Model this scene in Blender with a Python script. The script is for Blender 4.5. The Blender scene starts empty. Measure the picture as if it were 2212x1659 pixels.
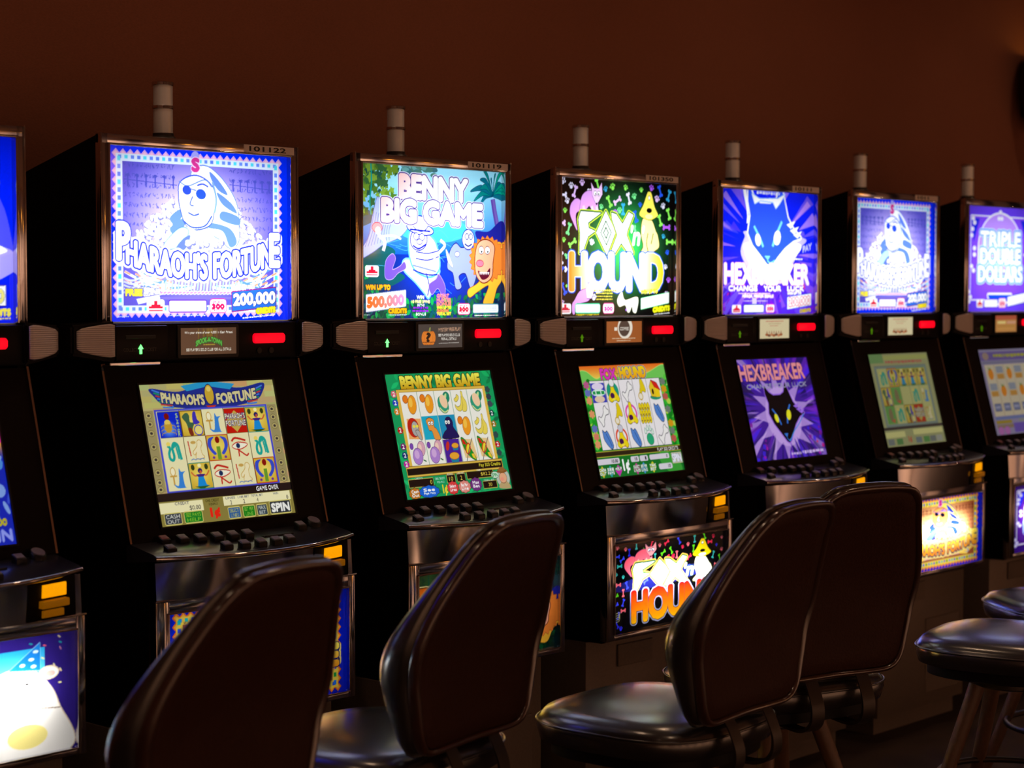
import bpy, bmesh, math, random
import numpy as np
from mathutils import Vector, Matrix

# ------------------------------------------------------------------ camera, world, light, exposure
scene = bpy.context.scene
COL = scene.collection
TOP = 1.82                                   # height of the machines' top edge above the floor
PITCH = 0.7443                               # spacing of the machines along the wall
cam_d = bpy.data.cameras.new('camera'); cam = bpy.data.objects.new('camera', cam_d); COL.objects.link(cam)
cam.location = (-2.398, -3.449, TOP - 0.3552)
cam.rotation_euler = (math.radians(90 - 2.66), 0, math.radians(-47.13))
cam_d.sensor_width = 36.0; cam_d.lens = 4066.0 / 2212 * 36
cam_d.dof.use_dof = True; cam_d.dof.focus_distance = 4.55; cam_d.dof.aperture_fstop = 3.6
cam_d.clip_end = 60
scene.camera = cam
w = bpy.data.worlds.new('world'); scene.world = w; w.use_nodes = True
w.node_tree.nodes['Background'].inputs[0].default_value = (0.30, 0.12, 0.05, 1)
w.node_tree.nodes['Background'].inputs[1].default_value = 0.02
scene.view_settings.view_transform = 'Standard'; scene.view_settings.look = 'None'
scene.view_settings.gamma = 1.0; scene.view_settings.exposure = 0.0
scene.view_settings.use_curve_mapping = False
try:
    scene.cycles.use_denoising = True
    scene.cycles.max_bounces = 7; scene.cycles.diffuse_bounces = 4; scene.cycles.glossy_bounces = 4
    scene.cycles.transmission_bounces = 5; scene.cycles.sample_clamp_indirect = 6.0
    scene.cycles.use_light_tree = True
except Exception: pass
CEIL = 3.1
DOWNLIGHTS = [(x, y) for x in (-3.6, -1.9, -0.2, 1.5, 3.2, 4.9, 6.8) for y in (-5.6, -3.9, -2.2, -0.35)]
for x, y in DOWNLIGHTS:                      # one warm lamp in each ceiling downlight
    ld = bpy.data.lights.new('downlight_lamp', 'AREA'); ld.shape = 'DISK'; ld.size = 0.09
    ld.color = (1.0, 0.64, 0.40); ld.energy = {-5.6: 150.0, -3.9: 9.0, -2.2: 1.0, -0.35: 2.1}[y]; ld.spread = math.radians({-5.6: 105, -3.9: 85, -2.2: 100, -0.35: 165}[y])
    lo = bpy.data.objects.new('downlight_lamp', ld); COL.objects.link(lo); lo.location = (x, y, CEIL - 0.012)

# ------------------------------------------------------------------ small helpers
def S(c):                                    # sRGB 0..1 -> linear
    return tuple(((v / 12.92) if v <= 0.04045 else ((v + 0.055) / 1.055) ** 2.4) for v in c)
def tag(o, label=None, cat=None, group=None, kind=None):
    for k, v in (('label', label), ('category', cat), ('group', group), ('kind', kind)):
        if v: o[k] = v
    return o
def empty(name, loc, rz=0.0, label=None, cat=None, group=None):
    o = bpy.data.objects.new(name, None); COL.objects.link(o); o.location = loc; o.rotation_euler = (0, 0, rz)
    o.empty_display_size = 0.1
    return tag(o, label, cat, group)
def copy_tree(o, parent=None):
    c = o.copy(); COL.objects.link(c)
    if parent is not None: c.parent = parent
    for ch in list(o.children): copy_tree(ch, c)
    return c

def nodes_of(m): return m.node_tree.nodes, m.node_tree.links
def mat(name, col, rough=0.5, metal=0.0, bump=0.0, bscale=60.0, coat=0.0, emit=None, estr=0.0, vary=0.0, spec=0.5, crough=0.03):
    m = bpy.data.materials.new(name); m.use_nodes = True
    n, l = nodes_of(m); b = n['Principled BSDF']
    b.inputs['Base Color'].default_value = (*col, 1); b.inputs['Roughness'].default_value = rough
    b.inputs['Metallic'].default_value = metal; b.inputs['Coat Weight'].default_value = coat; b.inputs['Coat Roughness'].default_value = crough; b.inputs['Coat IOR'].default_value = 1.5 if coat < 1 else 1.8
    b.inputs['Specular IOR Level'].default_value = spec
    if emit:
        b.inputs['Emission Color'].default_value = (*emit, 1); b.inputs['Emission Strength'].default_value = estr
    tc = n.new('ShaderNodeTexCoord')
    if bump or vary:
        t = n.new('ShaderNodeTexNoise'); t.inputs['Scale'].default_value = bscale; t.inputs['Detail'].default_value = 5
        l.new(tc.outputs['Object'], t.inputs['Vector'])
        if bump:
            bp = n.new('ShaderNodeBump'); bp.inputs['Strength'].default_value = bump; bp.inputs['Distance'].default_value = 0.002
            l.new(t.outputs['Fac'], bp.inputs['Height']); l.new(bp.outputs['Normal'], b.inputs['Normal'])
        if vary:
            mx = n.new('ShaderNodeMix'); mx.data_type = 'RGBA'
            mx.inputs[6].default_value = (*[c * (1 - vary) for c in col], 1); mx.inputs[7].default_value = (*[min(1, c * (1 + vary)) for c in col], 1)
            l.new(t.outputs['Fac'], mx.inputs[0]); l.new(mx.outputs[2], b.inputs['Base Color'])
    return m

M = {}
M['black'] = mat('black_laminate', (0.0025, 0.0022, 0.0022), 0.6, bump=0.15, bscale=300, spec=0.08)
M['plastic'] = mat('dark_plastic', (0.005, 0.0035, 0.004), 0.45, spec=0.15, bump=0.05, bscale=400)
M['bezel'] = mat('bezel_plastic', (0.006, 0.0032, 0.003), 0.4, spec=0.2, vary=0.1, bscale=30)
M['deck'] = mat('deck_plastic', (0.020, 0.018, 0.026), 0.3, vary=0.2, bscale=40, coat=0.6, crough=0.15)
M['button'] = mat('button_plastic', (0.008, 0.006, 0.007), 0.35, vary=0.1)
M['button_cap'] = mat('button_cap', (0.26, 0.22, 0.27), 0.35, vary=0.1)
M['button_red'] = mat('red_button_cap', (0.32, 0.09, 0.09), 0.35, vary=0.1)
M['chrome'] = mat('chrome', (0.72, 0.68, 0.66), 0.09, 1.0, vary=0.06, bscale=9)
M['chrome_dark'] = mat('smoked_chrome', (0.72, 0.72, 0.78), 0.10, 1.0, vary=0.15, bscale=6)
M['stand'] = mat('stand_metal', (0.19, 0.15, 0.12), 0.45, 0.3, bump=0.25, bscale=180, vary=0.25)
M['lightbox'] = mat('light_box_white', (0.85, 0.85, 0.85), 0.8)
M['grille'] = mat('speaker_cloth', (0.80, 0.70, 0.66), 0.45, 0.35)
M['tower'] = mat('tower_shell', (0.88, 0.93, 1.0), 0.32, 0.45, vary=0.12, bscale=25)
M['sticker'] = mat('sticker_white', (0.75, 0.62, 0.56), 0.5, vary=0.05)
M['ink'] = mat('ink_black', (0.006, 0.006, 0.007), 0.5)
M['printgrey'] = mat('grey_print', (0.06, 0.055, 0.05), 0.5)
M['red_light'] = mat('red_button_light', (0.5, 0.0, 0.01), 0.35, emit=(1.0, 0.0, 0.012), estr=1.25)
M['green_light'] = mat('green_arrow_light', (0.0, 0.4, 0.02), 0.4, emit=(0.12, 1.0, 0.16), estr=3.0)
M['green_dim'] = mat('green_arrow_dim', (0.03, 0.13, 0.01), 0.4, emit=(0.10, 0.32, 0.0), estr=0.6)
M['amber'] = mat('amber_light', (0.5, 0.2, 0.0), 0.35, emit=(1.0, 0.37, 0.0), estr=0.95)
M['amber_dim'] = mat('amber_plastic', (0.42, 0.17, 0.01), 0.30, emit=(1.0, 0.33, 0.0), estr=0.13)
M['leather'] = mat('black_leather', (0.014, 0.012, 0.013), 0.36, bump=0.2, bscale=260, vary=0.15, coat=1.0, crough=0.2)
M['back_leather'] = mat('brown_vinyl', (0.036, 0.0105, 0.0055), 0.6, spec=0.2, bump=0.9, bscale=170, vary=0.25)
M['rim_leather'] = mat('brown_vinyl_rim', (0.042, 0.013, 0.007), 0.3, bump=0.15, bscale=200, vary=0.15, coat=1.0, crough=0.14)
M['steel'] = mat('dark_steel', (0.045, 0.035, 0.030), 0.4, 0.5, vary=0.15)
M['leg'] = mat('brown_leg', (0.13, 0.065, 0.035), 0.45, bump=0.2, bscale=80, vary=0.3)
M['glass_dark'] = mat('dark_lamp_shade', (0.012, 0.006, 0.005), 0.5)
# horizontal ribs on the speaker cloth
n, l = nodes_of(M['grille']); tc = n.new('ShaderNodeTexCoord'); wv = n.new('ShaderNodeTexWave'); wv.bands_direction = 'Z'
wv.inputs['Scale'].default_value = 70; bp = n.new('ShaderNodeBump'); bp.inputs['Strength'].default_value = 0.45; bp.inputs['Distance'].default_value = 0.003
l.new(tc.outputs['Object'], wv.inputs['Vector']); l.new(wv.outputs['Fac'], bp.inputs['Height']); l.new(bp.outputs['Normal'], n['Principled BSDF'].inputs['Normal'])

def wall_mat(name, col, s=140.0):
    m = bpy.data.materials.new(name); m.use_nodes = True; n, l = nodes_of(m); b = n['Principled BSDF']
    tc = n.new('ShaderNodeTexCoord'); mp = n.new('ShaderNodeMapping'); mp.inputs['Scale'].default_value = (1, 1, 2.5)
    t = n.new('ShaderNodeTexNoise'); t.inputs['Scale'].default_value = s; t.inputs['Detail'].default_value = 4
    t2 = n.new('ShaderNodeTexNoise'); t2.inputs['Scale'].default_value = 1.3; t2.inputs['Detail'].default_value = 3
    l.new(tc.outputs['Object'], mp.inputs['Vector']); l.new(mp.outputs['Vector'], t.inputs['Vector']); l.new(tc.outputs['Object'], t2.inputs['Vector'])
    r = n.new('ShaderNodeMix'); r.data_type = 'RGBA'; r.inputs[6].default_value = (*[c * 0.6 for c in col], 1); r.inputs[7].default_value = (*[c * 1.4 for c in col], 1)
    ad = n.new('ShaderNodeMath'); ad.operation = 'MULTIPLY_ADD'; ad.inputs[1].default_value = 0.45; l.new(t2.outputs['Fac'], ad.inputs[0])
    sc2 = n.new('ShaderNodeMath'); sc2.operation = 'MULTIPLY'; sc2.inputs[1].default_value = 0.55; l.new(t.outputs['Fac'], sc2.inputs[0]); l.new(sc2.outputs[0], ad.inputs[2])
    l.new(ad.outputs[0], r.inputs[0]); l.new(r.outputs[2], b.inputs['Base Color'])
    bp = n.new('ShaderNodeBump'); bp.inputs['Strength'].default_value = 0.4; bp.inputs['Distance'].default_value = 0.002
    l.new(t.outputs['Fac'], bp.inputs['Height']); l.new(bp.outputs['Normal'], b.inputs['Normal'])
    b.inputs['Roughness'].default_value = 0.9; b.inputs['Specular IOR Level'].default_value = 0.15
    return m
M['wall'] = wall_mat('wall_fabric', (0.24, 0.085, 0.048))
M['wall_far'] = wall_mat('wall_far_paint', (0.52, 0.40, 0.34), 30)
M['ceiling'] = wall_mat('ceiling_paint', (0.20, 0.12, 0.08), 60)
M['panel'] = wall_mat('wall_panel_paint', (0.05, 0.045, 0.075), 30)
def carpet():
    m = bpy.data.materials.new('carpet'); m.use_nodes = True; n, l = nodes_of(m); b = n['Principled BSDF']
    tc = n.new('ShaderNodeTexCoord'); v = n.new('ShaderNodeTexVoronoi'); v.inputs['Scale'].default_value = 5
    t = n.new('ShaderNodeTexNoise'); t.inputs['Scale'].default_value = 220
    cr = n.new('ShaderNodeValToRGB'); cr.color_ramp.elements[0].color = (0.02, 0.010, 0.008, 1); cr.color_ramp.elements[1].color = (0.06, 0.035, 0.025, 1)
    l.new(tc.outputs['Object'], v.inputs['Vector']); l.new(tc.outputs['Object'], t.inputs['Vector']); l.new(v.outputs['Distance'], cr.inputs['Fac'])
    l.new(cr.outputs[0], b.inputs['Base Color']); b.inputs['Roughness'].default_value = 1
    bp = n.new('ShaderNodeBump'); bp.inputs['Strength'].default_value = 0.8; l.new(t.outputs['Fac'], bp.inputs['Height']); l.new(bp.outputs['Normal'], b.inputs['Normal'])
    return m
M['carpet'] = carpet()

def glass_print(name):                       # printed translucent glass, lit by the tube in the light box behind it
    m = bpy.data.materials.new(name); m.use_nodes = True; n, l = nodes_of(m); n.remove(n['Principled BSDF'])
    at = n.new('ShaderNodeAttribute'); at.attribute_name = 'Col'
    tr = n.new('ShaderNodeBsdfTranslucent'); gl = n.new('ShaderNodeBsdfGlossy'); gl.inputs['Roughness'].default_value = 0.04
    mx = n.new('ShaderNodeMixShader'); fr = n.new('ShaderNodeFresnel'); fr.inputs[0].default_value = 1.45
    l.new(at.outputs['Color'], tr.inputs['Color']); l.new(fr.outputs[0], mx.inputs[0]); l.new(tr.outputs[0], mx.inputs[1]); l.new(gl.outputs[0], mx.inputs[2])
    l.new(mx.outputs[0], n['Material Output'].inputs[0]); return m
def screen_print(name, strength):            # a monitor picture
    m = bpy.data.materials.new(name); m.use_nodes = True; n, l = nodes_of(m); b = n['Principled BSDF']
    at = n.new('ShaderNodeAttribute'); at.attribute_name = 'Col'
    b.inputs['Base Color'].default_value = (0.01, 0.01, 0.01, 1); b.inputs['Roughness'].default_value = 0.12
    l.new(at.outputs['Color'], b.inputs['Emission Color']); b.inputs['Emission Strength'].default_value = strength
    return m
M['glass'] = glass_print('printed_glass'); M['screen'] = screen_print('screen_picture', 0.80); M['screen_dim'] = screen_print('screen_picture_dim', 0.42); M['display'] = screen_print('display_picture', 0.85)

# ------------------------------------------------------------------ mesh building
class MB:
    def __init__(s): s.bm = bmesh.new()
    def box(s, x0, x1, y0, y1, z0, z1, bevel=0.0, seg=2):
        bm = s.bm; vs = [bm.verts.new((x, y, z)) for x in (x0, x1) for y in (y0, y1) for z in (z0, z1)]
        fs = [bm.faces.new([vs[i] for i in q]) for q in ((0, 1, 3, 2), (4, 6, 7, 5), (0, 4, 5, 1), (2, 3, 7, 6), (0, 2, 6, 4), (1, 5, 7, 3))]
        if bevel > 0:
            es = list({e for f in fs for e in f.edges})
            bmesh.ops.bevel(bm, geom=es, offset=bevel, segments=seg, profile=0.5, affect='EDGES')
        return s
    def prism(s, pts, axis, a, b, bevel=0.0, seg=2):       # pts: 2-D outline, extruded along axis from a to b
        bm = s.bm
        def P(p, t): return {'X': (t, p[0], p[1]), 'Y': (p[0], t, p[1]), 'Z': (p[0], p[1], t)}[axis]
        A = [bm.verts.new(P(p, a)) for p in pts]; B = [bm.verts.new(P(p, b)) for p in pts]; n = len(pts)
        fs = [bm.faces.new(A), bm.faces.new(B[::-1])] + [bm.faces.new((A[i], B[i], B[(i + 1) % n], A[(i + 1) % n])) for i in range(n)]
        if bevel > 0:
            es = list({e for f in fs for e in f.edges})
            bmesh.ops.bevel(bm, geom=es, offset=bevel, segments=seg, profile=0.5, affect='EDGES')
        return s
    def loops(s, rings, closed=True, cap0=False, cap1=False, wrap=False):   # rings of equal length joined by quads
        bm = s.bm; R = [[bm.verts.new(p) for p in r] for r in rings]; m = len(R[0])
        rr = range(len(R)) if wrap else range(len(R) - 1)
        for k in rr:
            a, b = R[k], R[(k + 1) % len(R)]
            for i in range(m if closed else m - 1):
                j = (i + 1) % m; bm.faces.new((a[i], a[j], b[j], b[i]))
        if cap0: bm.faces.new(R[0][::-1])
        if cap1: bm.faces.new(R[-1])
        return s
    def lathe(s, cx, cy, prof, seg=40):
        return s.loops([[(cx + r * math.cos(2 * math.pi * i / seg), cy + r * math.sin(2 * math.pi * i / seg), z) for i in range(seg)] for r, z in prof], cap0=True, cap1=True)
    def tube(s, pts, r, seg=12, r1=None, flat=1.0):
        pts = [Vector(p) for p in pts]; rings = []; n0 = None
        for k, p in enumerate(pts):
            t = (pts[min(k + 1, len(pts) - 1)] - pts[max(k - 1, 0)]).normalized()
            up = Vector((0, 0, 1)) if abs(t.z) < 0.9 else Vector((0, 1, 0))
            a = t.cross(up).normalized() if n0 is None else (n0 - t * n0.dot(t)).normalized(); n0 = a; b = t.cross(a)
            rr = r if r1 is None else r + (r1 - r) * k / (len(pts) - 1)
            rings.append([tuple(p + a * (rr * math.cos(2 * math.pi * i / seg)) + b * (rr * flat * math.sin(2 * math.pi * i / seg))) for i in range(seg)])
        return s.loops(rings, cap0=True, cap1=True)
    def build(s, name, m, parent=None, smooth=None, subsurf=0, loc=None):
        bmesh.ops.recalc_face_normals(s.bm, faces=s.bm.faces)
        me = bpy.data.meshes.new(name); s.bm.to_mesh(me); s.bm.free(); me.materials.append(m)
        if smooth is not None:
            for p in me.polygons: p.use_smooth = True
            if smooth < 179:
                me.set_sharp_from_angle(angle=math.radians(smooth))
        o = bpy.data.objects.new(name, me); COL.objects.link(o)
        if parent is not None: o.parent = parent
        if loc: o.location = loc
        if subsurf:
            md = o.modifiers.new('s', 'SUBSURF'); md.levels = subsurf; md.render_levels = subsurf
        return o

def round_rect(x0, x1, z0, z1, r, seg=5):
    out = []
    for cx, cz, a0 in ((x1 - r, z1 - r, 0), (x0 + r, z1 - r, 90), (x0 + r, z0 + r, 180), (x1 - r, z0 + r, 270)):
        for k in range(seg + 1):
            a = math.radians(a0 + 90 * k / seg); out.append((cx + r * math.cos(a), cz + r * math.sin(a)))
    return out

# ------------------------------------------------------------------ printed artwork: a small painter on a fine mesh grid
_font_cache = {}
def glyph_edges(s, res=3):
    if s in _font_cache: return _font_cache[s]
    cu = bpy.data.curves.new('t', 'FONT'); cu.body = s; cu.resolution_u = res; cu.fill_mode = 'BOTH'
    o = bpy.data.objects.new('t', cu); COL.objects.link(o)
    me = o.to_mesh(); co = np.array([v.co[:2] for v in me.vertices]); cnt = {}
    for p in me.polygons:
        vs = list(p.vertices)
        for a, b in zip(vs, vs[1:] + vs[:1]):
            k = (min(a, b), max(a, b)); cnt[k] = cnt.get(k, 0) + 1
    ed = np.array([k for k, c in cnt.items() if c == 1]); o.to_mesh_clear()
    bpy.data.objects.remove(o); bpy.data.curves.remove(cu)
    _font_cache[s] = (co, ed); return co, ed
def catmull(pts, closed=True, n=8):
    pts = np.array(pts, float); m = len(pts); out = []
    for i in range(m if closed else m - 1):
        if closed: p0, p1, p2, p3 = (pts[(i + k) % m] for k in (-1, 0, 1, 2))
        else: p0, p1, p2, p3 = pts[max(i - 1, 0)], pts[i], pts[i + 1], pts[min(i + 2, m - 1)]
        for t in np.arange(n) / n:
            out.append(0.5 * ((2 * p1) + (-p0 + p2) * t + (2 * p0 - 5 * p1 + 4 * p2 - p3) * t * t + (-p0 + 3 * p1 - 3 * p2 + p3) * t ** 3))
    if not closed: out.append(pts[-1])
    return np.array(out)
class Art:
    """Artwork in units of 0..100 across and 0..100 down."""
    def __init__(s, nx, ny, bg, aspect):
        s.nx, s.ny = nx, ny; s.W, s.H = nx * 2, ny * 2; s.a = np.empty((s.H, s.W, 3), np.float32); s.a[:] = bg
        s.sx, s.sy = s.W / 100.0, s.H / 100.0; s.k = aspect          # aspect = width / height of the panel
        s.rng = random.Random(7)
    def _mask(s, P, E):                      # even-odd fill of edge list, P in pixels
        x0 = max(0, int(P[:, 0].min()) - 1); x1 = min(s.W, int(P[:, 0].max()) + 2); y0 = max(0, int(P[:, 1].min()) - 1); y1 = min(s.H, int(P[:, 1].max()) + 2)
        if x1 <= x0 or y1 <= y0: return None
        X = np.arange(x0, x1) + 0.5; m = np.zeros((y1 - y0, x1 - x0), bool)
        for a, b in E:
            ax, ay = P[a]; bx, by = P[b]
            if ay == by: continue
            if ay > by: ax, ay, bx, by = bx, by, ax, ay
            ya = max(y0, int(math.ceil(ay - 0.5))); yb = min(y1, int(math.ceil(by - 0.5)))
            if yb <= ya: continue
            ys = np.arange(ya, yb) + 0.5; xi = ax + (ys - ay) * (bx - ax) / (by - ay)
            m[ya - y0:yb - y0] ^= X[None, :] < xi[:, None]
        return m, x0, y0
    def _dilate(s, mk, r):
        m, x0, y0 = mk; R = int(math.ceil(r)); 
        if R < 1: return mk
        p = np.pad(m, R); o = p.copy()
        for dy in range(-R, R + 1):
            w_ = int(math.sqrt(max(0, r * r - dy * dy)))
            row = p.copy()
            for dx in range(1, w_ + 1):
                row[:, dx:] |= p[:, :-dx]; row[:, :-dx] |= p[:, dx:]
            if dy > 0: o[dy:] |= row[:-dy]
            elif dy < 0: o[:dy] |= row[-dy:]
            else: o |= row
        ya, xa = max(0, -(y0 - R)), max(0, -(x0 - R)); X0, Y0 = x0 - R + xa, y0 - R + ya
        o = o[ya:, xa:]; o = o[:max(0, s.H - Y0), :max(0, s.W - X0)]
        return o, X0, Y0
    def _paint(s, mk, col, alpha=1.0):
        m, x0, y0 = mk; h, w_ = m.shape
        if h == 0 or w_ == 0: return
        v = s.a[y0:y0 + h, x0:x0 + w_]
        if callable(col):
            yy, xx = np.mgrid[0:h, 0:w_]; c = col((xx + x0) / s.sx, (yy + y0) / s.sy); v[m] = v[m] * (1 - alpha) + c[m] * alpha
        else: v[m] = v[m] * (1 - alpha) + np.array(col, np.float32) * alpha
    def poly(s, pts, col, alpha=1.0, out=None, ow=0.0, smooth=False):
        P = catmull(pts) if smooth else np.array(pts, float)
        P = P * [s.sx, s.sy]; n = len(P); mk = s._mask(P, [(i, (i + 1) % n) for i in range(n)])
        if mk is None: return s
        if out is not None: s._paint(s._dilate(mk, ow * s.sx), out, alpha)
        s._paint(mk, col, alpha); return s
    def rect(s, x0, y0, x1, y1, col, alpha=1.0, out=None, ow=0.0, dy=0.0):
        return s.poly([(x0, y0), (x1, y0 + dy), (x1, y1 + dy), (x0, y1)], col, alpha, out, ow)
    def rrect(s, x0, y0, x1, y1, r, col, out=None, ow=0.0):
        ry = r * s.k; q = []
        for cx, cy, a0 in ((x1 - r, y1 - ry, 0), (x0 + r, y1 - ry, 90), (x0 + r, y0 + ry, 180), (x1 - r, y0 + ry, 270)):
            for t in range(5):
                a = math.radians(a0 + 22.5 * t); q.append((cx + r * math.cos(a), cy + ry * math.sin(a)))
        return s.poly(q, col, 1, out, ow)
    def ell(s, cx, cy, rx, ry, col, rot=0, alpha=1.0, out=None, ow=0.0):
        c, d = math.cos(math.radians(rot)), math.sin(math.radians(rot)); q = []
        for t in range(28):
            a = 2 * math.pi * t / 28; u, v = rx * math.cos(a), ry / s.k * math.sin(a); q.append((cx + c * u - d * v, cy + (d * u + c * v) * s.k))
        return s.poly(q, col, alpha, out, ow)
    def line(s, pts, wd, col, alpha=1.0, smooth=True):
        P = np.array(catmull(pts, False, 6) if smooth and len(pts) > 2 else pts, float); P[:, 1] /= s.k; N = []
        for i in range(len(P)):
            t = P[min(i + 1, len(P) - 1)] - P[max(i - 1, 0)]; t = t / (np.linalg.norm(t) + 1e-9); N.append((-t[1], t[0]))
        N = np.array(N) * wd / 2; Q = np.concatenate([P + N, (P - N)[::-1]]); Q[:, 1] *= s.k
        return s.poly(Q, col, alpha)
    def text(s, t, x0, y0, x1, y1, col, out=None, ow=0.0, bold=0.0, dy=0.0, warp=None, skew=0.0, out2=None, ow2=0.0):
        co, ed = glyph_edges(t)
        if len(co) == 0 or len(ed) == 0: return s
        mn, mx = co.min(0), co.max(0); q = (co - mn) / np.maximum(mx - mn, 1e-6)
        U = x0 + q[:, 0] * (x1 - x0) + skew * (q[:, 1] - 0.5); V = y1 - q[:, 1] * (y1 - y0) + dy * q[:, 0]
        if warp: U, V = warp(U, V)
        P = np.stack([U * s.sx, V * s.sy], 1); mk = s._mask(P, ed)
        if mk is None: return s
        if out2 is not None: s._paint(s._dilate(mk, (bold + ow + ow2) * s.sx), out2)
        if out is not None: s._paint(s._dilate(mk, (bold + ow) * s.sx), out)
        s._paint(s._dilate(mk, bold * s.sx), col); return s
    def scribble(s, x0, y0, x1, y1, h, w_, col, n=2, alpha=1.0):      # rows of small unreadable marks / glyphs
        y = y0
        while y < y1:
            x = x0
            while x < x1 - w_ * 0.5:
                for _ in range(n):
                    a, b = s.rng.random(), s.rng.random(); c, d = s.rng.random(), s.rng.random()
                    s.line([(x + w_ * 0.8 * a, y + h * 0.8 * b), (x + w_ * 0.8 * c, y + h * 0.8 * d)], 0.16 * w_, col, alpha, False)
                x += w_
            y += h * 1.35
        return s
    def smallprint(s, x0, y0, x1, h, col, dy=0.0):                   # a line of print too small to read
        x = x0
        while x < x1:
            w_ = h / s.k * (0.5 + s.rng.random() * 1.6); e = min(x + w_, x1); yy = y0 + dy * (x - x0) / max(1e-6, x1 - x0)
            s.rect(x, yy, e, yy + h * (0.75 + 0.25 * s.rng.random()), col); x = e + h / s.k * 0.35
        return s
    def mesh(s, name, P00, P10, P01, material):   # P00 top-left, P10 top-right, P01 bottom-left corners in 3-D
        c = s.a.reshape(s.ny, 2, s.nx, 2, 3).mean((1, 3)); c = np.clip(c, 0, 1)
        lin = np.where(c <= 0.04045, c / 12.92, ((c + 0.055) / 1.055) ** 2.4).astype(np.float32)
        nx, ny = s.nx, s.ny; u = np.linspace(0, 1, nx)[None, :, None]; v = np.linspace(0, 1, ny)[:, None, None]
        P00, P10, P01 = (np.array(p, np.float32) for p in (P00, P10, P01)); co = (P00 + u * (P10 - P00) + v * (P01 - P00)).reshape(-1, 3)
        i = np.arange(nx * ny).reshape(ny, nx); f = np.stack([i[1:, :-1], i[1:, 1:], i[:-1, 1:], i[:-1, :-1]], -1).reshape(-1, 4)
        me = bpy.data.meshes.new(name); me.vertices.add(len(co)); me.vertices.foreach_set('co', co.ravel().astype(np.float32))
        me.loops.add(f.size); me.loops.foreach_set('vertex_index', f.ravel().astype(np.int32)); me.polygons.add(len(f))
        me.polygons.foreach_set('loop_start', np.arange(0, f.size, 4, dtype=np.int32)); me.update(calc_edges=True)
        at = me.color_attributes.new('Col', 'FLOAT_COLOR', 'POINT'); rgba = np.ones((nx * ny, 4), np.float32); rgba[:, :3] = lin.reshape(-1, 3)
        at.data.foreach_set('color', rgba.ravel()); me.materials.append(material); return me

WH = (1, 1, 1); BK = (0.02, 0.02, 0.03)
def vgrad(c0, y0, c1, y1):
    c0, c1 = np.array(c0, np.float32), np.array(c1, np.float32)
    return lambda X, Y: c0 + (c1 - c0) * np.clip((Y - y0) / (y1 - y0), 0, 1)[..., None]
def hgrad(c0, x0, c1, x1):
    c0, c1 = np.array(c0, np.float32), np.array(c1, np.float32)
    return lambda X, Y: c0 + (c1 - c0) * np.clip((X - x0) / (x1 - x0), 0, 1)[..., None]
def rgrad(c0, cx, cy, r, c1, k=1.0, p=1.0):
    c0, c1 = np.array(c0, np.float32), np.array(c1, np.float32)
    return lambda X, Y: c0 + (c1 - c0) * (np.clip(np.hypot(X - cx, (Y - cy) / k) / r, 0, 1) ** p)[..., None]

def red_mark(a, x0, y0, x1, y1):             # the small red emblem on its white tile
    w_, h = x1 - x0, y1 - y0; R = (0.85, 0.08, 0.22)
    a.rrect(x0, y0, x1, y1, 1.2, WH)
    a.rect(x0 + .42 * w_, y0 + .1 * h, x0 + .6 * w_, y0 + .4 * h, R); a.rect(x0 + .26 * w_, y0 + .38 * h, x0 + .76 * w_, y0 + .52 * h, R)
    a.rect(x0 + .12 * w_, y0 + .5 * h, x0 + .9 * w_, y0 + .68 * h, R); a.rect(x0 + .12 * w_, y0 + .78 * h, x0 + .9 * w_, y0 + .86 * h, R)
def play300(a, x0, y0, x1, y1, c=(0.85, 0.05, 0.35)):
    w_, h = x1 - x0, y1 - y0; a.rrect(x0, y0, x1, y1, 1.2, WH, (0.9, 0.1, 0.5), 0.3)
    a.text('PLAY', x0 + .2 * w_, y0 + .1 * h, x1 - .2 * w_, y0 + .32 * h, c); a.text('300', x0 + .12 * w_, y0 + .38 * h, x1 - .12 * w_, y0 + .7 * h, c, bold=0.25)
    a.text('CREDITS', x0 + .08 * w_, y0 + .76 * h, x1 - .08 * w_, y0 + .92 * h, c)
def blank_tile(a, x0, y0, x1, y1, edge=(0.35, 0.1, 0.7)):
    a.rrect(x0, y0, x1, y1, 0.8, WH, edge, 0.45); h = y1 - y0
    for k in range(3): a.smallprint(x0 + 1.2, y0 + h * (0.18 + 0.24 * k), x1 - 1.2, h * 0.07, (0.72, 0.82, 0.98))
def coins(a, pts, r, c0, c1):
    for x, y in pts:
        a.ell(x, y, r * 1.15, r * 1.0, c1, rot=a.rng.uniform(0, 90)); a.ell(x - .2 * r, y - .4 * r, r, r * .8, c0, rot=a.rng.uniform(0, 90))

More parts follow.
